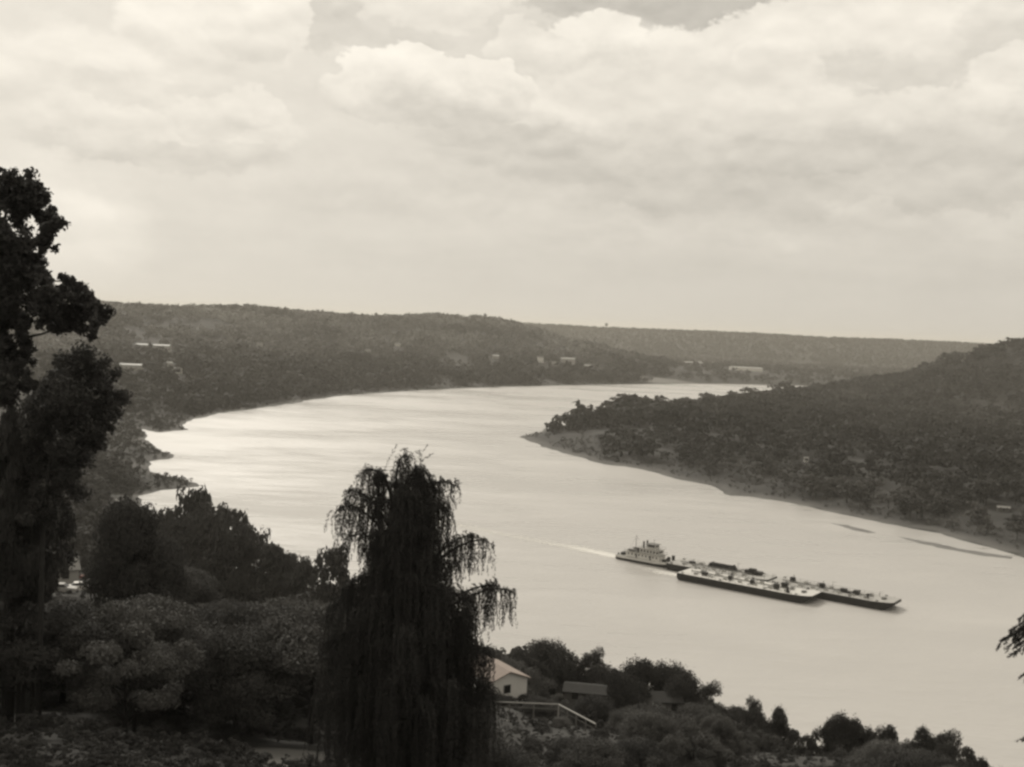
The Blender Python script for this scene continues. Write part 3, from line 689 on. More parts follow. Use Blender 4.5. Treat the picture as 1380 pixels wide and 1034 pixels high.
# parked cars and sheds on the left terrace
def car(px, py, rz, mt, label):
    g = ground_at(px, py); root = empty('parked_car', g, rz); tag(root, label, 'car', 'cars parked on the terrace')
    sec = []
    for x_, hw, z0, z1 in ((-2.3, .72, .45, .80), (-2.1, .85, .3, .92), (-1.0, .88, .28, .98), (1.0, .88, .28, .96), (2.0, .84, .3, .86), (2.3, .70, .42, .72)):
        sec.append([(x_, -hw, z0), (x_, hw, z0), (x_, hw, z1), (x_, hw * .85, z1 + .05), (x_, -hw * .85, z1 + .05), (x_, -hw, z1)])
    b_ = MB().prism(sec).build('body', M[mt], root)
    MB().prism([[(x_, -hw, .98), (x_, hw, .98), (x_, hw * .82, z1), (x_, -hw * .82, z1)] for x_, hw, z1 in ((-1.5, .76, 1.02), (-1.0, .78, 1.42), (.3, .78, 1.44), (.95, .76, 1.02))]).build('cabin_glass', M['glass'], root)
    MB().box(-1.02, .32, -.63, .63, 1.435, 1.50).build('roof', M[mt], root)
    for x_ in (-1.45, 1.45):
        for s_ in (-1, 1): MB().tube([(x_, s_ * .70, .33), (x_, s_ * .92, .33)], .33, 12).build('wheel', M['dark'], root)
    return root
car(108, 796, .4, 'white', 'white parked car, the brightest on the left terrace')
car(121, 792, .9, 'roofpale', 'pale grey parked car just right of the white one')
car(84, 799, .1, 'railp', 'grey parked car left of the white one')
car(103, 781, .5, 'rust', 'dark red parked car behind the white one')
def shed(px, py, L, W, H, RH, rz, wall, roof, label, nm='storage_shed', cat='shed'):
    g = ground_at(px, py); return gable_house(nm, Vector(g), L, W, H, RH, rz, wall, roof, label, cat, 2, True, 3)
shed(68, 784, 9, 6, 2.6, 1.6, R(30), 'render', 'roofgrey', 'grey roofed shed left of the parked cars')
shed(38, 790, 6, 4.5, 2.4, 1.0, R(5), 'render', 'roofpale', 'small pale roofed shed at the far left of the terrace')
# town at the foot of the left hill
TOWN = [(207, 470, 50, 16, 5, 1.6, 4, 'render', 'roofpale', 'long pale roofed factory below the left hill', 'factory'),
        (172, 497, 36, 14, 5, 1.5, 8, 'render', 'roofpale', 'low pale roofed warehouse nearer the left tree', 'warehouse'),
        (238, 503, 12, 9, 5, 2.2, -20, 'white', 'roofgrey', 'white house right of the warehouse near the shore', 'house'),
        (228, 494, 8, 7, 4, 2, 30, 'white', 'roofpale', 'small pale house just behind the white shore house', 'house'),
        (350, 468, 11, 8, 5, 2, 10, 'render', 'roofgrey', 'pale house alone on the wooded left slope', 'house'),
        (536, 467, 12, 8, 5, 2, -10, 'white', 'roofgrey', 'white house halfway up the middle of the hill', 'house'),
        (496, 475, 10, 8, 5, 2, 20, 'render', 'roofgrey', 'grey house lower left of the white hillside house', 'house'),
        (668, 483, 14, 9, 5, 2, 0, 'render', 'roofpale', 'pale house at the foot of the hill end', 'house'),
        (728, 488, 12, 9, 9, 3, 15, 'white', 'roofgrey', 'tall white house at the hill end', 'house'),
        (765, 490, 30, 14, 9, 3, 5, 'render', 'roofpale', 'large pale building at the hill end', 'building'),
        (745, 493, 14, 9, 5, 2, 5, 'render', 'roofgrey', 'grey house left of the large pale building', 'house'),
        (795, 496, 26, 11, 5, 2, 5, 'render', 'roofpale', 'long pale shed right of the large pale building', 'shed'),
        (1005, 500, 85, 26, 8, 3, 4, 'white', 'roofpale', 'long white industrial hall on the far river plain', 'industrial hall'),
        (935, 492, 60, 18, 7, 3, 4, 'render', 'roofpale', 'long pale hall on the far plain left of the white hall', 'industrial hall'),
        (1197, 512, 16, 10, 7, 3, 0, 'white', 'roofpale', 'small white building where the right hill meets the plain', 'building')]
for (px, py, L, W, H, RH, a_, wl, rf, lb, ct) in TOWN:
    g = ground_at(px, py); gable_house({'house': 'hillside_house', 'building': 'large_building'}.get(ct, ct.replace(' ', '_')), Vector(g), L, W, H, RH, R(a_), wl, rf, lb, ct, 3, True, 6, chim=ct == 'house')
PEN = [(1283, 568, 9, 7, 4, 2, 0, 'white', 'roofpale', 'small white house under the right hill'),
       (1338, 577, 13, 8, 4.5, 2, 10, 'render', 'roofpale', 'pale house right of the small white one'),
       (1375, 578, 12, 8, 6, 2, -10, 'white', 'roofgrey', 'white house at the right edge below the hill'),
       (1276, 648, 5, 4, 3, 1.4, 30, 'white', 'roofpale', 'tiny pale hut in the peninsula wood'),
       (1086, 623, 4, 3.5, 3, 1.2, 0, 'white', 'roofpale', 'tiny white hut among the dark peninsula trees'),
       (1352, 690, 9, 4, 2.4, 1.0, -14, 'stone', 'roofpale', 'low pale shed near the right shore')]
for (px, py, L, W, H, RH, a_, wl, rf, lb) in PEN:
    g = Vector(ground_at(px, py)); g.z += .6
    gable_house('cabin' if L < 7 else 'country_house', g, L * .8, W * .8, H * .8, RH * .8, R(a_), wl, rf, lb, 'cabin' if L < 7 else 'house', 2, True, 6)
# water tower on the far ridge
wt = atd(817, 443, 5250); wt.z = gz(wt.x, wt.y)
wr_ = empty('water_tower', wt); tag(wr_, 'tiny water tower standing on the skyline of the far ridge', 'water tower')
for a_ in range(4): MB().tube([(7 * math.cos(a_ * 1.57 + .8), 7 * math.sin(a_ * 1.57 + .8), 0), (5 * math.cos(a_ * 1.57 + .8), 5 * math.sin(a_ * 1.57 + .8), 22)], .9, 6).build('leg', M['mid'], wr_)
MB().tube([(0, 0, 21), (0, 0, 23), (0, 0, 31), (0, 0, 34)], [3, 7.5, 7.5, 1], 12).build('tank', M['mid'], wr_)

# ------------------------------------------------------------------ woods in the distance (masses)
def keep_pts(x, y, dsmin=14, extra=None):
    h, ds = hgt(x, y); k = (ds > dsmin) & (clearmask(x, y) < .4)
    if extra is not None: k &= extra
    return np.stack([x, y, h], 1)[k], ds[k]
def clear_of(pts, lst, rad):
    k = np.ones(len(pts), bool)
    for c in lst: k &= np.hypot(pts[:, 0] - c[0], pts[:, 1] - c[1]) > rad
    return k
BLD = [o for o in sc.objects if o.parent is None and o.get('category') in ('house', 'building', 'factory', 'warehouse', 'shed', 'cabin', 'industrial hall', 'hut', 'cottage', 'outbuilding', 'car')]
def unblock(pts, hs):
    """drop trees that would stand in or just in front of a building"""
    k = np.ones(len(pts), bool)
    for b_ in BLD:
        bx, by, bz = b_.location; r_ = 6 + max([c.dimensions.x for c in b_.children] + [4]) * .55
        d = math.hypot(bx, by); ux, uy = bx / d, by / d
        al = pts[:, 0] * ux + pts[:, 1] * uy; ac_ = np.abs(-pts[:, 0] * uy + pts[:, 1] * ux)
        gap_ = max(18, d * .045)
        k &= ~((ac_ < r_ * np.clip(al / d, 0.3, 1)) & (al > d - gap_) & (al < d + r_))
    return k
# left hill and its foot
x, y = scatter(26000, -.60, .14, 1120, 3350, 31, 1.0)
pts, ds = keep_pts(x, y, 16); pts = pts[(pts[:, 1] < np.interp(pts[:, 0], LEFT[:, 0], LEFT[:, 1]) + 140)]
k = unblock(pts, None); pts = pts[k]; r_ = np.random.default_rng(1)
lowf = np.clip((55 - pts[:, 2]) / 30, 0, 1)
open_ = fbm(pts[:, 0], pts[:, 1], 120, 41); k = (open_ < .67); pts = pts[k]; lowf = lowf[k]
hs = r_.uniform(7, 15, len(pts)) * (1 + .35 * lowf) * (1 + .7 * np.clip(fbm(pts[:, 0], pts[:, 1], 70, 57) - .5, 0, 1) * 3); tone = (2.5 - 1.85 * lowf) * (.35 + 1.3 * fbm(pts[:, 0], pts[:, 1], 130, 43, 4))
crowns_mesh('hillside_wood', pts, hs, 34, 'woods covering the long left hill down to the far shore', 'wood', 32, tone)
# far plain
x, y = scatter(9000, -.05, .62, 2380, 4700, 33, 1.0)
pts, ds = keep_pts(x, y, 24); pts = pts[(pts[:, 2] < 40)]; pts = pts[unblock(pts, None)]
pts = pts[fbm(pts[:, 0], pts[:, 1], 160, 44) < .60]
crowns_mesh('river_plain_wood', pts, np.random.default_rng(2).uniform(9, 16, len(pts)), 30, 'dark low woods on the plain beyond the river bend', 'wood', 34, np.full(len(pts), .9))
# far ridge
x, y = scatter(24000, -.45, .70, 3900, 5750, 35, 1.0)
pts, ds = keep_pts(x, y, 30); pts = pts[pts[:, 2] > 22]
crowns_mesh('far_ridge_wood', pts, np.random.default_rng(3).uniform(10, 19, len(pts)), 20, 'hazy woods on the far ridge along the skyline', 'wood', 36, np.full(len(pts), 1.0) * (0.4 + 1.3 * fbm(pts[:, 0], pts[:, 1], 420, 46)))
# right hill and the peninsula wood
x, y = scatter(10000, -.02, .56, 560, 2350, 37, 1.0)
PENP = np.array([P(700, 589), P(745, 607), P(800, 623), P(870, 634), P(960, 655), P(1050, 675), P(1130, 690), P(1220, 710), P(1300, 730), P(1380, 752), (600, 400), (3000, 500), (3000, 2700), (1500, 2600), (820, 2360), (570, 2200), (440, 2000), (215, 1600), (110, 1380), (64, 1290), P(770, 572)], float)
k = inside(x, y, PENP); pts, ds = keep_pts(x[k], y[k], 8); tipd = np.hypot(pts[:, 0] - P(700, 589)[0], pts[:, 1] - P(700, 589)[1])
ppx = np.array([pix(*p)[0] for p in pts]); front = np.interp(ppx, [700, 800, 815, 860, 960, 1050, 1150, 1380], [400, 60, 14, 34, 32, 26, 20, 14])
k = (ds > front * np.where(pts[:, 1] < 1250, 1, .3)) & (tipd > 130) & (ppx > 814); pts = pts[k]; ds = ds[k]
pts = pts[unblock(pts, None)]
lightz = fbm(pts[:, 0], pts[:, 1], 110, 47); r_ = np.random.default_rng(4)
ds = hgt(pts[:, 0], pts[:, 1])[1]
hillz = np.clip((pts[:, 2] - 30) / 30, 0, 1)
brush = np.clip(1 - ds / 90, 0, 1) * np.clip((pts[:, 0] - 120) / 120, 0, 1)
hs = r_.uniform(8, 18, len(pts)) * (.8 + .7 * fbm(pts[:, 0], pts[:, 1], 60, 58)) * (1 - .55 * brush); tone = .55 + 1.0 * np.clip(lightz - .52, 0, 1) * 3 * np.clip((pts[:, 0] - 250) / 200, 0, 1) + 1.5 * brush * (fbm(pts[:, 0], pts[:, 1], 45, 49) > .42) + .25 * hillz
tone = tone * (.3 + 1.4 * fbm(pts[:, 0], pts[:, 1], 50, 53)); dist = np.hypot(pts[:, 0], pts[:, 1]); order = np.argsort(dist); pts = pts[order]; hs = hs[order]; tone = tone[order]; dist = dist[order]
NIND = 0
# the nearest trees of the wood stand as trees of their own
kk = np.arange(len(pts)) < 110
for (x_, y_, z_), h_, tn_ in zip(pts[kk], hs[kk], tone[kk]):
    big = h_ > 9; lm = 'leaf_light' if tn_ > 1.2 else ('leaf_mid' if tn_ > .8 else 'leaf')
    fm = rp.choice(['round', 'tall', 'flat']) if big else 'bush'
    plant(fm, x_, y_, h_ * rp.uniform(.9, 1.15), 1.05, {'leaf': 'dark', 'leaf_mid': 'grey', 'leaf_light': 'pale'}[lm] + ' ' + {'round': 'round tree', 'tall': 'upright tree', 'flat': 'spreading tree', 'bush': 'bush'}[fm] + ' at the near edge of the right bank wood', 'trees along the near edge of the right bank wood' if fm != 'bush' else 'bushes along the near edge of the right bank wood', lm, 'low', z_)
far_ = ~kk & (dist > 900); near_ = ~kk & (dist <= 900)
crowns_mesh('peninsula_wood', pts[near_], hs[near_], 130, 'dark wood on the near part of the right bank', 'wood', 38, tone[near_])
crowns_mesh('peninsula_wood', pts[far_], hs[far_], 60, 'dark wood on the peninsula and the right hill behind it', 'wood', 39, tone[far_])
for (px, d, ty, wpx, lb) in [(925, 1500, 535, 24, 'round tree standing up from the wood edge, first of the skyline clumps'), (952, 1560, 529, 22, 'round tree second in the row of skyline clumps on the peninsula'), (988, 1640, 526, 22, 'round tree third in the row of skyline clumps on the peninsula'), (1052, 1750, 515, 40, 'broad tall tree clump highest on the peninsula skyline'), (1012, 1700, 522, 26, 'round tree just left of the broad skyline clump'), (1100, 1800, 517, 26, 'round tree right of the broad skyline clump')]:
    plant_px('round', px, ty, d, wpx, 'dark ' + lb, None, 'leaf', 'low')
plant_px('bush', 818, 585, 1010, 36, 'dark isolated bush clump on the pale sandy tip', None, 'leaf', 'mid', minh=7)
# low scrub over the tip and along the shores
def scrub(name, n_, amin, amax, dmin, dmax, seed, dlo, dhi, hlo, hhi, nq, label, tn_, cond=None, m=None, p=1.0):
    x, y = scatter(n_, amin, amax, dmin, dmax, seed, p); h, ds = hgt(x, y); k = (ds > dlo) & (ds < dhi) & (clearmask(x, y) < .4)
    if cond is not None: k &= cond(x, y, h)
    x, y, h, ds = x[k], y[k], h[k], ds[k]; r_ = np.random.default_rng(seed)
    hs = r_.uniform(hlo, hhi, len(x)); pts = np.stack([x, y, h - hs * .1], 1); kk = unblock(pts, hs)
    crowns_mesh(name, pts[kk], hs[kk], nq, label, 'scrub', seed, np.full(kk.sum(), tn_) * (.7 + .6 * fbm(x[kk], y[kk], 40, seed)), m, ('bush',), nv=4)
def tipfar(x, y): return np.hypot(x - P(700, 589)[0], y - P(700, 589)[1])
scrub('shore_scrub', 16000, .0, .56, 560, 1500, 51, 9, 60, .8, 3.2, 30, 'low scrub along the right bank and over the sandy tip', 1.7, lambda x, y, h: inside(x, y, PENP) & (tipfar(x, y) > 60))
scrub('left_shore_scrub', 9000, -.50, -.20, 560, 1300, 54, 3.5, 70, 1.0, 4.5, 40, 'dark bushes over the mud flats of the left shore', .8)
scrub('far_shore_scrub', 6000, -.36, .12, 900, 2300, 52, 6, 30, 1.5, 5, 24, 'low bushes along the far shore under the left hill', .9)
# ------------------------------------------------------------------ near hillside
SIL = np.array([(-60, 575), (0, 572), (50, 560), (100, 560), (165, 575), (185, 640), (215, 668), (260, 662), (290, 682), (330, 700), (350, 718), (375, 735), (400, 748), (412, 758), (419, 775), (428, 756), (445, 745), (480, 752), (520, 800), (620, 850), (700, 872), (740, 872), (780, 882), (815, 885), (826, 908), (870, 899), (930, 908), (942, 935), (985, 950), (1010, 965), (1060, 985), (1110, 988), (1160, 990), (1200, 990), (1270, 995), (1300, 1008), (1340, 1028), (1380, 1045), (1500, 1080)], float)
PROT = [(622, 712, 932, 150), (764, 816, 934, 165), (866, 904, 950, 168), (620, 760, 962, 126), (750, 808, 990, 116), (22, 165, 806, 330), (1080, 1116, 1030, 170), (152, 190, 690, 640), (290, 402, 810, 320), (0, 60, 600, 640), (60, 95, 752, 400), ]
def fit_height(x_, y_, z_, h, wr=.95, sil=True):
    """keep a near tree's top under the treeline and out of the way of the houses and clearings"""
    px, _ = pix(x_, y_, z_ + h); hw = .5 * wr * h / y_ * FPX
    lim = 0
    if sil:
        lim = max(np.interp(px + k_ * hw, SIL[:, 0], SIL[:, 1]) for k_ in (-.7, 0, .7))
    for (a_, b_, yb, dd) in PROT:
        if y_ < dd and px + hw > a_ and px - hw < b_: lim = max(lim, yb)
    for _ in range(30):
        if pix(x_, y_, z_ + h)[1] >= lim: break
        h *= .93
    return h
def zone(px, py):
    if py > 960: return 'along the bottom of the slope' if px < 620 else 'at the foot of the slope below the railing'
    if px < 430: return 'on the slope left of the willow' if py > 800 else 'on the wooded terrace above the left shore'
    if px < 700: return 'behind the willow'
    return 'on the slope right of the willow'
FN = {'round': 'round tree', 'tall': 'slender tree', 'flat': 'spreading tree', 'bush': 'bush', 'open': 'open crowned tree', 'conifer': 'conifer'}
r_ = np.random.default_rng(77); cand = []; placed = []
for _ in range(60000):
    d = math.sqrt(r_.uniform(62 ** 2, 700 ** 2)); t = r_.uniform(-.53, .50); cand.append((t * d, d))
cand = np.array(cand); ch, cds = hgt(cand[:, 0], cand[:, 1]); cmk = clearmask(cand[:, 0], cand[:, 1])
ok_ = (cds > 5) & (cmk < .35) & ((cand[:, 1] < 420) | (cand[:, 0] < -130)); cand = cand[ok_]; ch = ch[ok_]; cds = cds[ok_]
o_ = np.argsort(r_.uniform(size=len(cand)) + cand[:, 1] / 2000); acc = np.zeros((0, 2)); kept = []
for i in o_:
    d = cand[i, 1]; rad = 5.6 if d < 200 else (6.6 if d < 420 else 8.5)
    if len(acc) and np.min(np.hypot(acc[:, 0] - cand[i, 0], acc[:, 1] - cand[i, 1])) < rad: continue
    acc = np.vstack([acc, cand[i]]); kept.append(i)
kept.sort(key=lambda i: cand[i, 1]); NT = 0; rest = []
for i in kept:
    x_, y_ = cand[i]; z_ = ch[i]
    if abs(x_ + 4.5) < 4 and y_ < 66: continue
    h = r_.uniform(6.5, 11) if y_ < 250 else r_.uniform(9, 16)
    if cds[i] < 25: h *= .6
    px0, py0 = pix(x_, y_, z_)
    lightish = fbm(np.array([x_]), np.array([y_]), 30, 61)[0] > .5 and 90 < y_ < 260
    h = fit_height(x_, y_, z_, h)
    if h < 1.2: continue
    if pix(x_, y_, z_ + h)[1] > 1050 or px0 < -60 or px0 > 1440: continue
    fm = rp.choice(['round', 'round', 'open', 'tall', 'flat', 'bush']) if h > 4.5 else 'bush'
    if px0 > 930 and h > 3: fm = rp.choice(['tall', 'open', 'bush', 'round', 'tall'])
    lm = rp.choice(['leaf_mid', 'leaf_mid', 'leaf_light', 'leaf']) if lightish else rp.choice(['leaf', 'leaf', 'leaf_mid'])
    if y_ > 270: lm = 'leaf'
    if NT >= 240: rest.append((x_, y_, z_, h)); continue
    NT += 1
    lb = {'leaf': 'dark', 'leaf_mid': 'grey', 'leaf_light': 'paler grey'}[lm] + ' ' + FN[fm] + ' ' + zone(px0, py0)
    plant(fm, x_, y_, h, {'tall': .8, 'bush': 1.35}.get(fm, 1.0), lb, lb.replace('dark ', '').replace('paler ', '').replace('grey ', '').replace(' tree ', ' trees ').replace('bush ', 'bushes ').replace('conifer ', 'conifers '), lm, 'near' if y_ < 230 else 'mid', z_)
if rest:
    rest = np.array(rest); crowns_mesh('shore_terrace_wood', rest[:, :3], rest[:, 3], 420, 'dark trees massed on the terrace along the left shore', 'wood', 62, np.full(len(rest), .8), size=.075)
print('near trees', NT, 'rest', len(rest))
# trees that make the near skyline
for (fm, px, ty, d, wpx, lb) in [
    ('round', 176, 684, 98, 84, 'dark round tree right of the full crowned tree above the parked cars'), ('round', 210, 735, 108, 84, 'dark rounded tree lower right of the full crowned tree'), 
    ('round', 285, 690, 320, 60, 'dark round tree in front of the first treeline crowns'), ('round', 325, 715, 318, 56, 'dark round tree in front of the third treeline crown'),
    ('round', 240, 700, 322, 60, 'dark round tree in front of the highest treeline crown'), ('round', 365, 738, 316, 50, 'dark round tree low in the middle of the bank treeline'), ('round', 405, 752, 312, 34, 'small dark round tree at the very edge of the water notch'),
    ('round', 200, 712, 330, 60, 'dark round tree left of the crowns massed on the bank'), ('round', 160, 705, 335, 60, 'dark round tree leftmost of the crowns massed on the bank'),
    ('round', 262, 660, 345, 62, 'dark round tree at the high left end of the treeline over the river'),
    ('round', 306, 688, 340, 56, 'dark round tree second along the treeline over the river'),
    ('round', 345, 716, 335, 52, 'dark round tree third along the treeline over the river'),
    ('round', 222, 690, 350, 50, 'dark tree just left of the highest treeline crown'),
    ('flat', 385, 740, 320, 60, 'dark broad tree last before the notch of bright water'),
    ('round', 446, 744, 300, 50, 'dark round tree just right of the notch of bright water'),
    ('round', 740, 868, 175, 84, 'dark round tree directly behind the white house'),
    ('tall', 802, 876, 178, 34, 'narrow dark tree with a square top right of the white house'),
    ('open', 775, 884, 180, 40, 'thin crowned tree left of the narrow square topped one'),
    ('round', 862, 894, 180, 74, 'dark round tree over the weathered cottage'),
    ('round', 905, 902, 182, 62, 'dark rounded tree right end of the pair over the cottage'),
    ('tall', 956, 925, 172, 34, 'pointed dark tree stepping down right of the cottage trees'),
    ('tall', 1017, 944, 170, 18, 'slim dark sapling standing alone against the water'),
    ('tall', 997, 955, 171, 14, 'short slim sapling left of the lone slim sapling'),
    ('tall', 1052, 957, 168, 14, 'small slim sapling right of the lone slim sapling'),
    ('flat', 1140, 961, 160, 50, 'flat topped dark tree leaning over the lower right slope'),
    ('open', 1112, 980, 161, 44, 'low spreading tree joined to the flat topped tree'),
    ('tall', 1200, 984, 158, 24, 'pointed dark tree right of the flat topped tree'),
    ('tall', 1172, 988, 158, 22, 'small pointed tree between flat topped and pointed trees'),
    ('tall', 1245, 985, 156, 24, 'slender dark tree near the lower right corner'),
    ('tall', 1275, 990, 156, 20, 'slender dark tree rightmost of the lower skyline'),
    ('bush', 400, 800, 240, 80, 'broad dark bush between willow and grey field strip')]:
    q_ = 'near' if d < 230 else 'mid'
    plant_px(fm, px, ty, d, wpx, lb, None, 'leaf', q_)
for i in range(52):
    px = 700 + 690 * (i + rp.random()) / 52; d = rp.uniform(148, 176); ty = np.interp(px, SIL[:, 0], SIL[:, 1]) + rp.uniform(-5, 20); g_ = atd(px, ty, d); z_ = gz(g_.x, d)
    if any(a_ - 8 < px < b_ + 8 and ty < yb and d < dd + 8 for (a_, b_, yb, dd) in PROT): continue
    h_ = g_.z - z_
    if h_ < 1.5 or hgt(np.array([g_.x]), np.array([d]))[1][0] < 3: continue
    fm = rp.choice(['open', 'tall', 'open', 'round']); plant(fm, g_.x, d, h_, {'open': .75, 'tall': .75, 'round': .7}[fm] * min(1, 6.5 / h_ + .25), 'dark ' + FN[fm] + ' on the slope right of the willow', FN[fm].replace('tree', 'trees') + ' along the lower right treeline', 'leaf', 'near', z_)
# thicket filling the ground between the trees
def slope_cover(name, dmin, dmax, n_, hlo, hhi, nq, sz, seed, label, tn_):
    x, y = scatter(n_, -.56, .52, dmin, dmax, seed, 1.0); h, ds = hgt(x, y); k = (ds > 3) & (clearmask(x, y) < .4) & ((y < 430) | (x < -130))
    x, y, h = x[k], y[k], h[k]; r_ = np.random.default_rng(seed); hs = r_.uniform(hlo, hhi, len(x))
    for i in range(len(x)): hs[i] = max(.8, fit_height(x[i], y[i], h[i], hs[i]))
    k = hs > .5; x, y, h, hs = x[k], y[k], h[k], hs[k]; pts = np.stack([x, y, h - hs * .12], 1)
    if dmin > 300: kk = unblock(pts, hs); pts = pts[kk]; hs = hs[kk]
    crowns_mesh(name, pts, hs, nq, label, 'thicket', seed, tn_ * (.6 + .9 * fbm(pts[:, 0], pts[:, 1], 25, seed)), None, ('bush', 'open'), size=sz)
slope_cover('foot_thicket', 22, 60, 1500, .4, 1.3, 700, .05, 70, 'low brush on the ground at the bottom of the picture', .7)
slope_cover('slope_thicket', 58, 110, 1100, .6, 1.7, 1100, .036, 71, 'tangled brush on the near hillside between the trees', .7)
slope_cover('lower_thicket', 110, 240, 4200, .8, 2.3, 420, .06, 73, 'tangled brush lower on the hillside towards the river', .72)
slope_cover('middle_thicket', 238, 430, 2600, 1.2, 3.2, 420, .055, 74, 'dark brush at the foot of the near slope beside the field strip', .8)
slope_cover('terrace_thicket', 430, 760, 4500, 2, 6, 130, .10, 72, 'dark brush covering the terrace above the left shore', .85)

# ------------------------------------------------------------------ the weeping willow
WD = 50.0; wb = atd(556, 1034, WD); wz = gz(wb.x, WD); wroot = empty('weeping_willow', (wb.x, WD, wz)); tag(wroot, 'large weeping willow with drooping branches in the centre foreground', 'tree')
rw = np.random.default_rng(19); WO = np.array([wb.x, WD, wz])
limbs = MB(); strands = []; leaves_c = []; leaves_s = []; twigs = MB()
def wp(px, py, dy=0.0):                       # point in the willow's own volume
    p = atd(px, py, WD + dy); return np.array([p.x, p.y, p.z]) - WO
trunk_pts = [np.array([0, 0, -.3]), wp(552, 1000), wp(548, 900), wp(540, 800), wp(534, 720), wp(536, 660)]
limbs.tube([tuple(p) for p in trunk_pts], [.42, .36, .30, .22, .14, .06], 9)
def droop(p0, hdir, out, length, dens=1.0, wsz=.075, rise=0.25):
    """one hanging withe: rises a little, arches over, then falls"""
    n_ = max(8, int(length / .10)); t = np.linspace(0, 1, n_)
    sway = rw.normal(size=2) * .10 * length ** .5
    hx = out * (1 - np.exp(-t * 4.5)); fall = -length * t ** 1.25 + rise * np.sin(np.minimum(t * 5, math.pi))
    c = p0[None] + np.stack([hdir[0] * hx + sway[0] * t ** 2, hdir[1] * hx + sway[1] * t ** 2, fall], 1)
    c[:, :2] += np.sin(t * rw.uniform(4, 9) + rw.uniform(0, 6))[:, None] * .035
    strands.append(c)
def bough(a_, b_, c_, n_, lmin, lmax, spread=.5, rad=.09, outk=.5, rise=.25):
    """a limb from the trunk a_ over b_ to its tip c_, with withes hanging all along its outer part"""
    a_, b_, c_ = map(np.array, (a_, b_, c_))
    t = np.linspace(0, 1, 9)[:, None]; pts = (1 - t) ** 2 * a_ + 2 * t * (1 - t) * b_ + t ** 2 * c_
    limbs.tube([tuple(p) for p in pts], list(np.linspace(rad, .02, 9)), 6)
    hd = (c_ - a_)[:2]; hd = hd / (np.linalg.norm(hd) + 1e-6)
    for i in range(n_):
        u = rw.uniform(.25, 1.0) ** .8; p = (1 - u) ** 2 * a_ + 2 * u * (1 - u) * b_ + u ** 2 * c_
        p = p + rw.normal(size=3) * np.array([spread * .35, spread * .35, .10]); an_ = math.atan2(hd[1], hd[0]) + rw.normal() * 1.0
        droop(p, (math.cos(an_), math.sin(an_)), rw.uniform(.05, outk), rw.uniform(lmin, lmax) * (.75 + .4 * (1 - u)), rise=rise * rw.uniform(.2, 1))
# silhouette boughs traced from the photograph, each at its own depth
bough(wp(536, 690), wp(528, 618), wp(548, 612, .2), 60, .7, 2.0, .45)
bough(wp(536, 690), wp(512, 612), wp(508, 650, .2), 60, .9, 2.2, .4, outk=.3)
bough(wp(536, 700), wp(575, 625), wp(590, 668, .3), 60, .9, 2.4, .4, outk=.3)
bough(wp(536, 700), wp(560, 622), wp(566, 640, .5), 60, .9, 2.4, .5, outk=.3)
bough(wp(536, 680), wp(560, 612), wp(572, 640, -.3), 55, .8, 2.2, .45)
bough(wp(535, 690), wp(510, 612), wp(492, 640, .4), 46, .6, 1.7, .3)
bough(wp(535, 730), wp(500, 655), wp(468, 662, -.5), 60, 1.2, 3.0, .4)
bough(wp(535, 740), wp(480, 660), wp(452, 690, .6), 40, 1.0, 2.0, .3, outk=.35)
bough(wp(538, 770), wp(500, 700), wp(462, 728, .3), 34, .5, 1.4, .3, outk=.6)
bough(wp(537, 700), wp(590, 630), wp(612, 655, .2), 44, .5, 1.5, .3, outk=.25)
bough(wp(537, 730), wp(590, 660), wp(606, 690, -.4), 70, 1.5, 3.2, .4, outk=.3)
bough(wp(540, 800), wp(610, 715), wp(640, 722, .1), 70, 1.2, 2.4, .35, outk=.3)
bough(wp(540, 800), wp(635, 705), wp(664, 735, -.3), 40, .8, 1.9, .2, outk=.12)
bough(wp(540, 850), wp(640, 778), wp(672, 790, .2), 70, 1.2, 2.6, .35, outk=.25)
bough(wp(540, 860), wp(662, 772), wp(692, 800, -.2), 42, .9, 2.2, .22, outk=.12)
bough(wp(540, 840), wp(600, 780), wp(640, 810, -.8), 60, 2.5, 4.5, .5)
bough(wp(538, 800), wp(490, 760), wp(458, 800, -.5), 55, 2.8, 5.2, .45, outk=.3)
bough(wp(538, 800), wp(480, 770), wp(440, 830, .4), 55, 2.8, 5.2, .4, outk=.3)
bough(wp(540, 850), wp(600, 820), wp(640, 850, -.6), 60, 3.0, 5.5, .4, outk=.3)
bough(wp(540, 800), wp(520, 720), wp(500, 745, -.6), 60, 1.6, 3.2, .6, outk=.3)
bough(wp(540, 760), wp(555, 690), wp(580, 720, -.7), 70, 1.6, 3.4, .6, outk=.3)
bough(wp(540, 720), wp(545, 640), wp(540, 665, -.6), 70, 1.2, 2.6, .5, outk=.4)
bough(wp(542, 900), wp(630, 850), wp(664, 880, -.4), 60, 1.6, 3.2, .35, outk=.2)
bough(wp(542, 900), wp(470, 830), wp(436, 870, -.3), 60, 2.5, 4.8, .35, outk=.2)
bough(wp(542, 940), wp(600, 900), wp(650, 950, .3), 50, 2.0, 4.0, .35, outk=.2)
# thin upright sprays at the top
for (px, py, qx, qy) in [(556, 630, 576, 600), (560, 632, 582, 612), (600, 655, 614, 650), (520, 630, 534, 600), (495, 650, 480, 640), (604, 660, 620, 652), (545, 625, 548, 606)]:
    a_ = wp(px, py, rw.normal() * .2); b_ = wp(qx, qy, rw.normal() * .2); mid_ = (a_ + b_) / 2 + np.array([0, 0, .12])
    c = np.array([(1 - t) ** 2 * a_ + 2 * t * (1 - t) * mid_ + t ** 2 * b_ for t in np.linspace(0, 1, 9)]); strands.append(c)
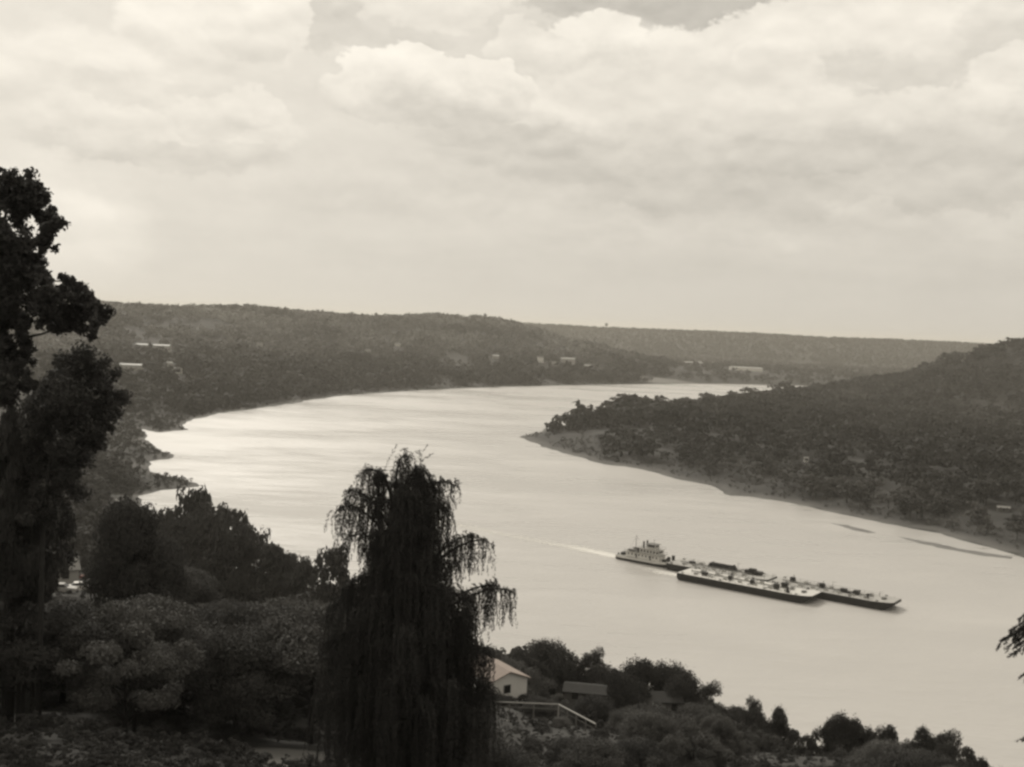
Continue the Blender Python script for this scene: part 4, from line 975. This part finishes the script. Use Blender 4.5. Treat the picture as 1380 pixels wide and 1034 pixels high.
# boughs all round the trunk, for the inner mass and the far and near sides
for i in range(64):
    u = i / 64; ang = i * 2.4 + rw.uniform(-.3, .3); zt = wp(540, 650 + 300 * u ** .9)[2]; R_ = (1.15 + 3.1 * u) * rw.uniform(.75, 1.1)
    xs = .92 * math.cos(ang) * R_
    tp_ = np.array([trunk_pts[3][0] * (1 - u) + xs + .3 * (1 - u) * 0, math.sin(ang) * R_, zt]); base_ = np.array([trunk_pts[3][0] * .9, 0, zt - .9])
    mid_ = (tp_ + base_) / 2 + np.array([0, 0, .9]); bough(base_, mid_, tp_, int(46 + 44 * u), 1.2 + 1.4 * u, 2.6 + 4.0 * u, .7, .07, .45)
for c in strands:
    n_ = len(c); seglen = np.linalg.norm(c[1] - c[0]) + .02
    reps = 3
    for k_ in range(reps):
        leaves_c.append(c + rw.normal(size=c.shape) * .028)
    # the withe itself: a thin ribbon pair
LC = np.concatenate(leaves_c); dirs = []
for c in strands:
    g = np.gradient(c, axis=0); g /= np.linalg.norm(g, axis=1)[:, None] + 1e-9
    for k_ in range(3): dirs.append(g)
DR = np.concatenate(dirs)
def hang_quads(r_, c, d, ln, wd):
    d = d + r_.normal(size=d.shape) * .38; d /= np.linalg.norm(d, axis=1)[:, None]
    s_ = np.cross(d, r_.normal(size=d.shape)); s_ /= np.linalg.norm(s_, axis=1)[:, None] + 1e-9
    l = ln * r_.uniform(.7, 1.3, (len(c), 1)); return np.stack([c - d * l * .5, c + s_ * wd * .5, c + d * l * .5, c - s_ * wd * .5], 1)
link('foliage', quads_mesh('foliage', hang_quads(rw, LC, DR, .17, .036)), M['willow'], wroot)
limbs.build('trunk', M['bark'], wroot, smooth=True)
print('willow strands', len(strands), 'leaves', len(LC))

# ------------------------------------------------------------------ big trees on the left, clump by clump
def clump_tree(name, label, TD, tx, forkpy, toppy, clumps, seed, depth=1.2, dens=1.0, leaf=.095, m='leaf', tr=.55):
    tbp = atd(tx, 700, TD); tz = gz(tbp.x, TD); TO = np.array([tbp.x, TD, tz]); troot = empty(name, tuple(TO)); tag(troot, label, 'tree')
    def tpnt(px, py, dy=0.0):
        p = atd(px, py, TD + dy); return np.array([p.x, p.y, p.z]) - TO
    rt = np.random.default_rng(seed); lc = []; ln_ = []; tl = MB(); fork = [tpnt(tx + 4 * i, y_) for i, y_ in enumerate(np.linspace(forkpy, toppy + 50, 5))]
    tl.tube([(0, 0, -.4), tuple(fork[0] * .5), *[tuple(f) for f in fork], tuple(tpnt(tx + 22, toppy))], [tr, tr * .85, tr * .75, tr * .6, tr * .45, tr * .3, tr * .2, .04], 9)
    nodes_ = list(fork); clumps = sorted(clumps, key=lambda q: math.hypot(q[0] - tx, (q[1] - forkpy * .5 - toppy * .5) * .6))
    for (px, py, r0) in clumps:
        if name == 'oak_tree': r0 *= .95
        for rep in range(2 if px > -20 else 3):
            c = tpnt(px, py, rt.normal() * (depth if px > 0 else depth * 2)); rad = r0 / FPX * TD * (1.0 if rep == 0 else .85)
            f_ = min(nodes_, key=lambda q: np.linalg.norm(q - c) + .9 * max(0, q[2] - c[2]) + .35 * abs(q[0])); nodes_.append(c); m1 = f_ * .5 + c * .5 + rt.normal(size=3) * .12 + np.array([0, 0, -.1]); tl.tube([tuple(f_), tuple(m1), tuple(c)], [.06, .04, .012], 5)
            for s_ in range(6):
                sc0 = c + rt.normal(size=3) * rad * .48; sr = rad * rt.uniform(.35, .62); n_ = int(160 * dens * (r0 / 20) ** 1.6) + 8
                d = rand_dirs(rt, n_); lc.append(sc0 + d * sr * (rt.uniform(.2, 1.05, (n_, 1)) + (rt.uniform(size=(n_, 1)) > .9) * rt.uniform(0, .5, (n_, 1)))); ln_.append(d)
    LCt = np.concatenate(lc); LN = np.concatenate(ln_)
    link('foliage', quads_mesh('foliage', leaf_quads(rt, LCt, LN, np.full(len(LCt), leaf), 1.6, .9)), M[m], troot)
    tl.build('trunk', M['bark'], troot, smooth=True); print(name, len(LCt)); return troot
CLUMP = [(12, 262, 30), (40, 262, 24), (30, 285, 24), (64, 290, 18), (52, 270, 16), (70, 304, 14), (-8, 300, 34), (8, 330, 20), (2, 350, 30), (30, 345, 24), (50, 350, 20), (58, 332, 12), (62, 318, 10), (20, 372, 26), (46, 375, 18), (0, 395, 28), (24, 408, 30), (56, 398, 22), (72, 415, 22), (90, 380, 12), (96, 396, 16), (112, 398, 16), (120, 412, 18), (138, 424, 12), (104, 420, 20), (86, 432, 18), (60, 425, 20), (128, 438, 12), (110, 438, 14), (30, 435, 22), (5, 440, 30), (12, 470, 26), (-10, 500, 34), (20, 500, 18), (8, 520, 22), (34, 455, 10), (28, 482, 14), (-46, 250, 30), (-70, 330, 44), (-74, 430, 46), (-60, 520, 40), (-110, 260, 60), (-150, 360, 80), (-160, 460, 70), (-90, 190, 60), (14, 240, 14), (78, 440, 10), (124, 455, 6), (36, 520, 12)]
clump_tree('oak_tree', 'large dark oak tree reaching into the sky at the left edge', 40.0, -85, 560, 230, CLUMP, 5, 1.2, .72)
clump_tree('full_crowned_tree', 'dark full crowned tree standing just below the oak on the left', 62.0, 58, 700, 520, [(108, 492, 24), (95, 505, 26), (128, 505, 24), (112, 525, 34), (78, 522, 24), (145, 530, 24), (90, 545, 34), (128, 552, 30), (150, 548, 16), (62, 545, 26), (96, 585, 36), (132, 588, 22), (56, 585, 34), (104, 620, 26), (66, 625, 30), (84, 655, 24), (52, 690, 26)], 6, 1.0, .75, .12, 'leaf', .17)
clump_tree('leaning_tree', 'dark leaning tree filling the space under the oak at the left edge', 66.0, 18, 700, 560, [(14, 590, 20), (34, 600, 16), (-6, 600, 24), (20, 630, 30), (-10, 650, 30), (44, 640, 24), (20, 672, 32), (60, 680, 26), (-20, 700, 34), (30, 710, 34), (0, 750, 44), (50, 755, 40), (20, 800, 40)], 8, 1.0, .8, .12, 'leaf', .3)
# slim trunks standing below it
for (px, ty, d, lb) in [(14, 515, 64, 'slim bare stemmed tree under the oak at the left edge'), (34, 525, 66, 'slim bare stemmed tree right of the left edge one')]:
    plant_px('open', px, ty, d, 26, lb, None, 'leaf', 'near')

# ------------------------------------------------------------------ fir whose branch tips reach in at the right edge
FD = 24.0; fb = atd(1470, 880, FD); fz = gz(fb.x, FD); FO = np.array([fb.x, FD, fz]); froot = empty('fir_tree', tuple(FO)); tag(froot, 'dark fir whose drooping branch tips enter at the right edge', 'tree')
htop = 12.5 - 0.0; fl = MB(); rf_ = np.random.default_rng(9); nc = []; nd = []
topz = CAMH - fz - 1.0
fl.tube([(0, 0, -.4), (0, 0, topz * .5), (0, 0, topz)], [.22, .15, .02], 8)
def fir_bough(p0, tip, sag):
    t = np.linspace(0, 1, 10)[:, None]; mid_ = (p0 + tip) / 2 + np.array([0, 0, sag]); c = (1 - t) ** 2 * p0 + 2 * t * (1 - t) * mid_ + t ** 2 * tip
    fl.tube([tuple(p) for p in c], list(np.linspace(.045, .008, 10)), 5); ax = (tip - p0) / np.linalg.norm(tip - p0); side = np.cross(ax, [0, 0, 1.]); side /= np.linalg.norm(side)
    for i in range(26):
        u = rf_.uniform(.15, 1); p = (1 - u) ** 2 * p0 + 2 * u * (1 - u) * mid_ + u ** 2 * tip; s_ = rf_.choice([-1, 1]); L_ = .42 * (1.12 - u) + .10
        e = p + (side * s_ * .7 + ax * .8 + np.array([0, 0, -.45])) * L_ * rf_.uniform(.7, 1.2); fl.tube([tuple(p), tuple(e)], [.008, .003], 4)
        n_ = int(90 * L_ / .4) + 12; v = rf_.uniform(0, 1, (n_, 1)); q = p + (e - p) * v; dd = (e - p) / np.linalg.norm(e - p); dn = dd + rf_.normal(size=(n_, 3)) * .5; nc.append(q + rf_.normal(size=(n_, 3)) * .012); nd.append(dn / np.linalg.norm(dn, axis=1)[:, None])
def fpt(px, py, dy=0):
    p = atd(px, py, FD + dy); return np.array([p.x, p.y, p.z]) - FO
for i in range(84):
    u = i / 84; z_ = topz * (.25 + .72 * u); a_ = i * 2.4; R_ = 2.0 * (1 - u) + .25
    if abs(math.cos(a_) + 1) < .35: R_ = min(R_, .85)
    fir_bough(np.array([0, 0, z_]), np.array([math.cos(a_) * R_, math.sin(a_) * R_, z_ - .45 * R_]), .1)
for (px, py, qx, qy, dy) in [(1346, 868, 1470, 800, .1), (1362, 850, 1470, 790, -.2), (1366, 880, 1470, 812, .3), (1372, 836, 1470, 770, 0), (1373, 915, 1470, 850, .1), (1376, 868, 1470, 800, -.3), (1352, 862, 1470, 796, -.1), (1358, 872, 1470, 806, .2), (1370, 860, 1470, 795, .15), (1374, 850, 1470, 785, .25)]:
    fir_bough(fpt(qx, qy), fpt(px, py, dy), .12)
link('needles', quads_mesh('needles', hang_quads(rf_, np.concatenate(nc), np.concatenate(nd), .07, .012)), M['leaf'], froot); fl.build('trunk', M['bark'], froot, smooth=True)

# each tree of a kind gets the words that single it out: size and the nearest landmark
LMK = [(668, 915, 'the white house'), (790, 936, 'the stone shed'), (884, 950, 'the weathered cottage'), (1098, 1026, 'the tiny hut'), (108, 790, 'the parked cars'), (60, 975, 'the pale lawn'), (345, 806, 'the grey field strip'), (262, 680, 'the highest bank tree'), (415, 765, 'the bright water notch'),
       (112, 560, 'the full crowned tree'), (1017, 955, 'the lone slim sapling'), (1140, 970, 'the flat topped tree'), (1275, 1000, 'the lower right corner'), (560, 900, 'the willow'), (700, 955, 'the pale railing'), (170, 675, 'the sandy patch'), (1276, 648, 'the tiny pale hut'), (1352, 690, 'the low shore shed'), (1150, 712, 'the mud bar'), (1050, 675, 'the right shore bulge'), (900, 645, 'the sandy tip'), (1380, 740, 'the right edge')]
seen = {}
for o in list(sc.objects):
    if o.parent is None and o.get('group') and o.get('category') in ('tree', 'bush'):
        x_, y_, z_ = o.location; px, py = pix(x_, y_, z_ + o.scale[2] * .6); l_ = min(LMK, key=lambda q: math.hypot(q[0] - px, q[1] - py)); dx, dy = px - l_[0], py - l_[1]; rr_ = math.hypot(dx, dy)
        side = ('just ' if rr_ < 45 else ('' if rr_ < 110 else 'well ')) + ('right of ' if dx > abs(dy) else 'left of ' if -dx > abs(dy) else 'below ' if dy > 0 else 'above ') + l_[2]
        sz_ = o.scale[2] / y_ * FPX; word = 'tiny' if sz_ < 14 else 'small' if sz_ < 35 else 'middling' if sz_ < 75 else 'large' if sz_ < 130 else 'very large'
        base_ = o['label'].split(' on the ')[0].split(' at the ')[0].split(' behind the ')[0].split(' along the ')[0]
        o['label'] = word + ' ' + base_ + ' ' + side; seen.setdefault(o['label'], []).append((px, o))
ORD = ['leftmost', 'second', 'third', 'fourth', 'fifth', 'sixth', 'seventh', 'eighth', 'ninth', 'tenth', 'eleventh', 'twelfth']
for lb, l_ in seen.items():
    if len(l_) > 1:
        l_.sort(key=lambda q: q[0])
        for i, (px, o) in enumerate(l_): o['label'] = lb + (', the leftmost' if i == 0 else ', %s from left' % ORD[i] if i < 12 else ', the rightmost')
# prototypes that were never placed are removed
for k_, p in list(protos.items()):
    if not p['used']:
        for ch_ in list(p.children): bpy.data.objects.remove(ch_)
        bpy.data.objects.remove(p)
for o in sc.objects:
    if 'used' in o: del o['used']

# ------------------------------------------------------------------ haze
hz = MB().box(-12400, 12400, -12400, 12400, -6, 185).build('haze', None); tag(hz, kind='stuff')
hm = bpy.data.materials.new('haze'); hm.use_nodes = True; n = hm.node_tree; n.nodes.clear(); o_ = n.nodes.new('ShaderNodeOutputMaterial'); pv = n.nodes.new('ShaderNodeVolumePrincipled')
pv.inputs['Color'].default_value = (1.0, .95, .84, 1); pv.inputs['Density'].default_value = 0.000075; pv.inputs['Anisotropy'].default_value = .3; n.links.new(pv.outputs[0], o_.inputs['Volume']); hz.data.materials.append(hm)
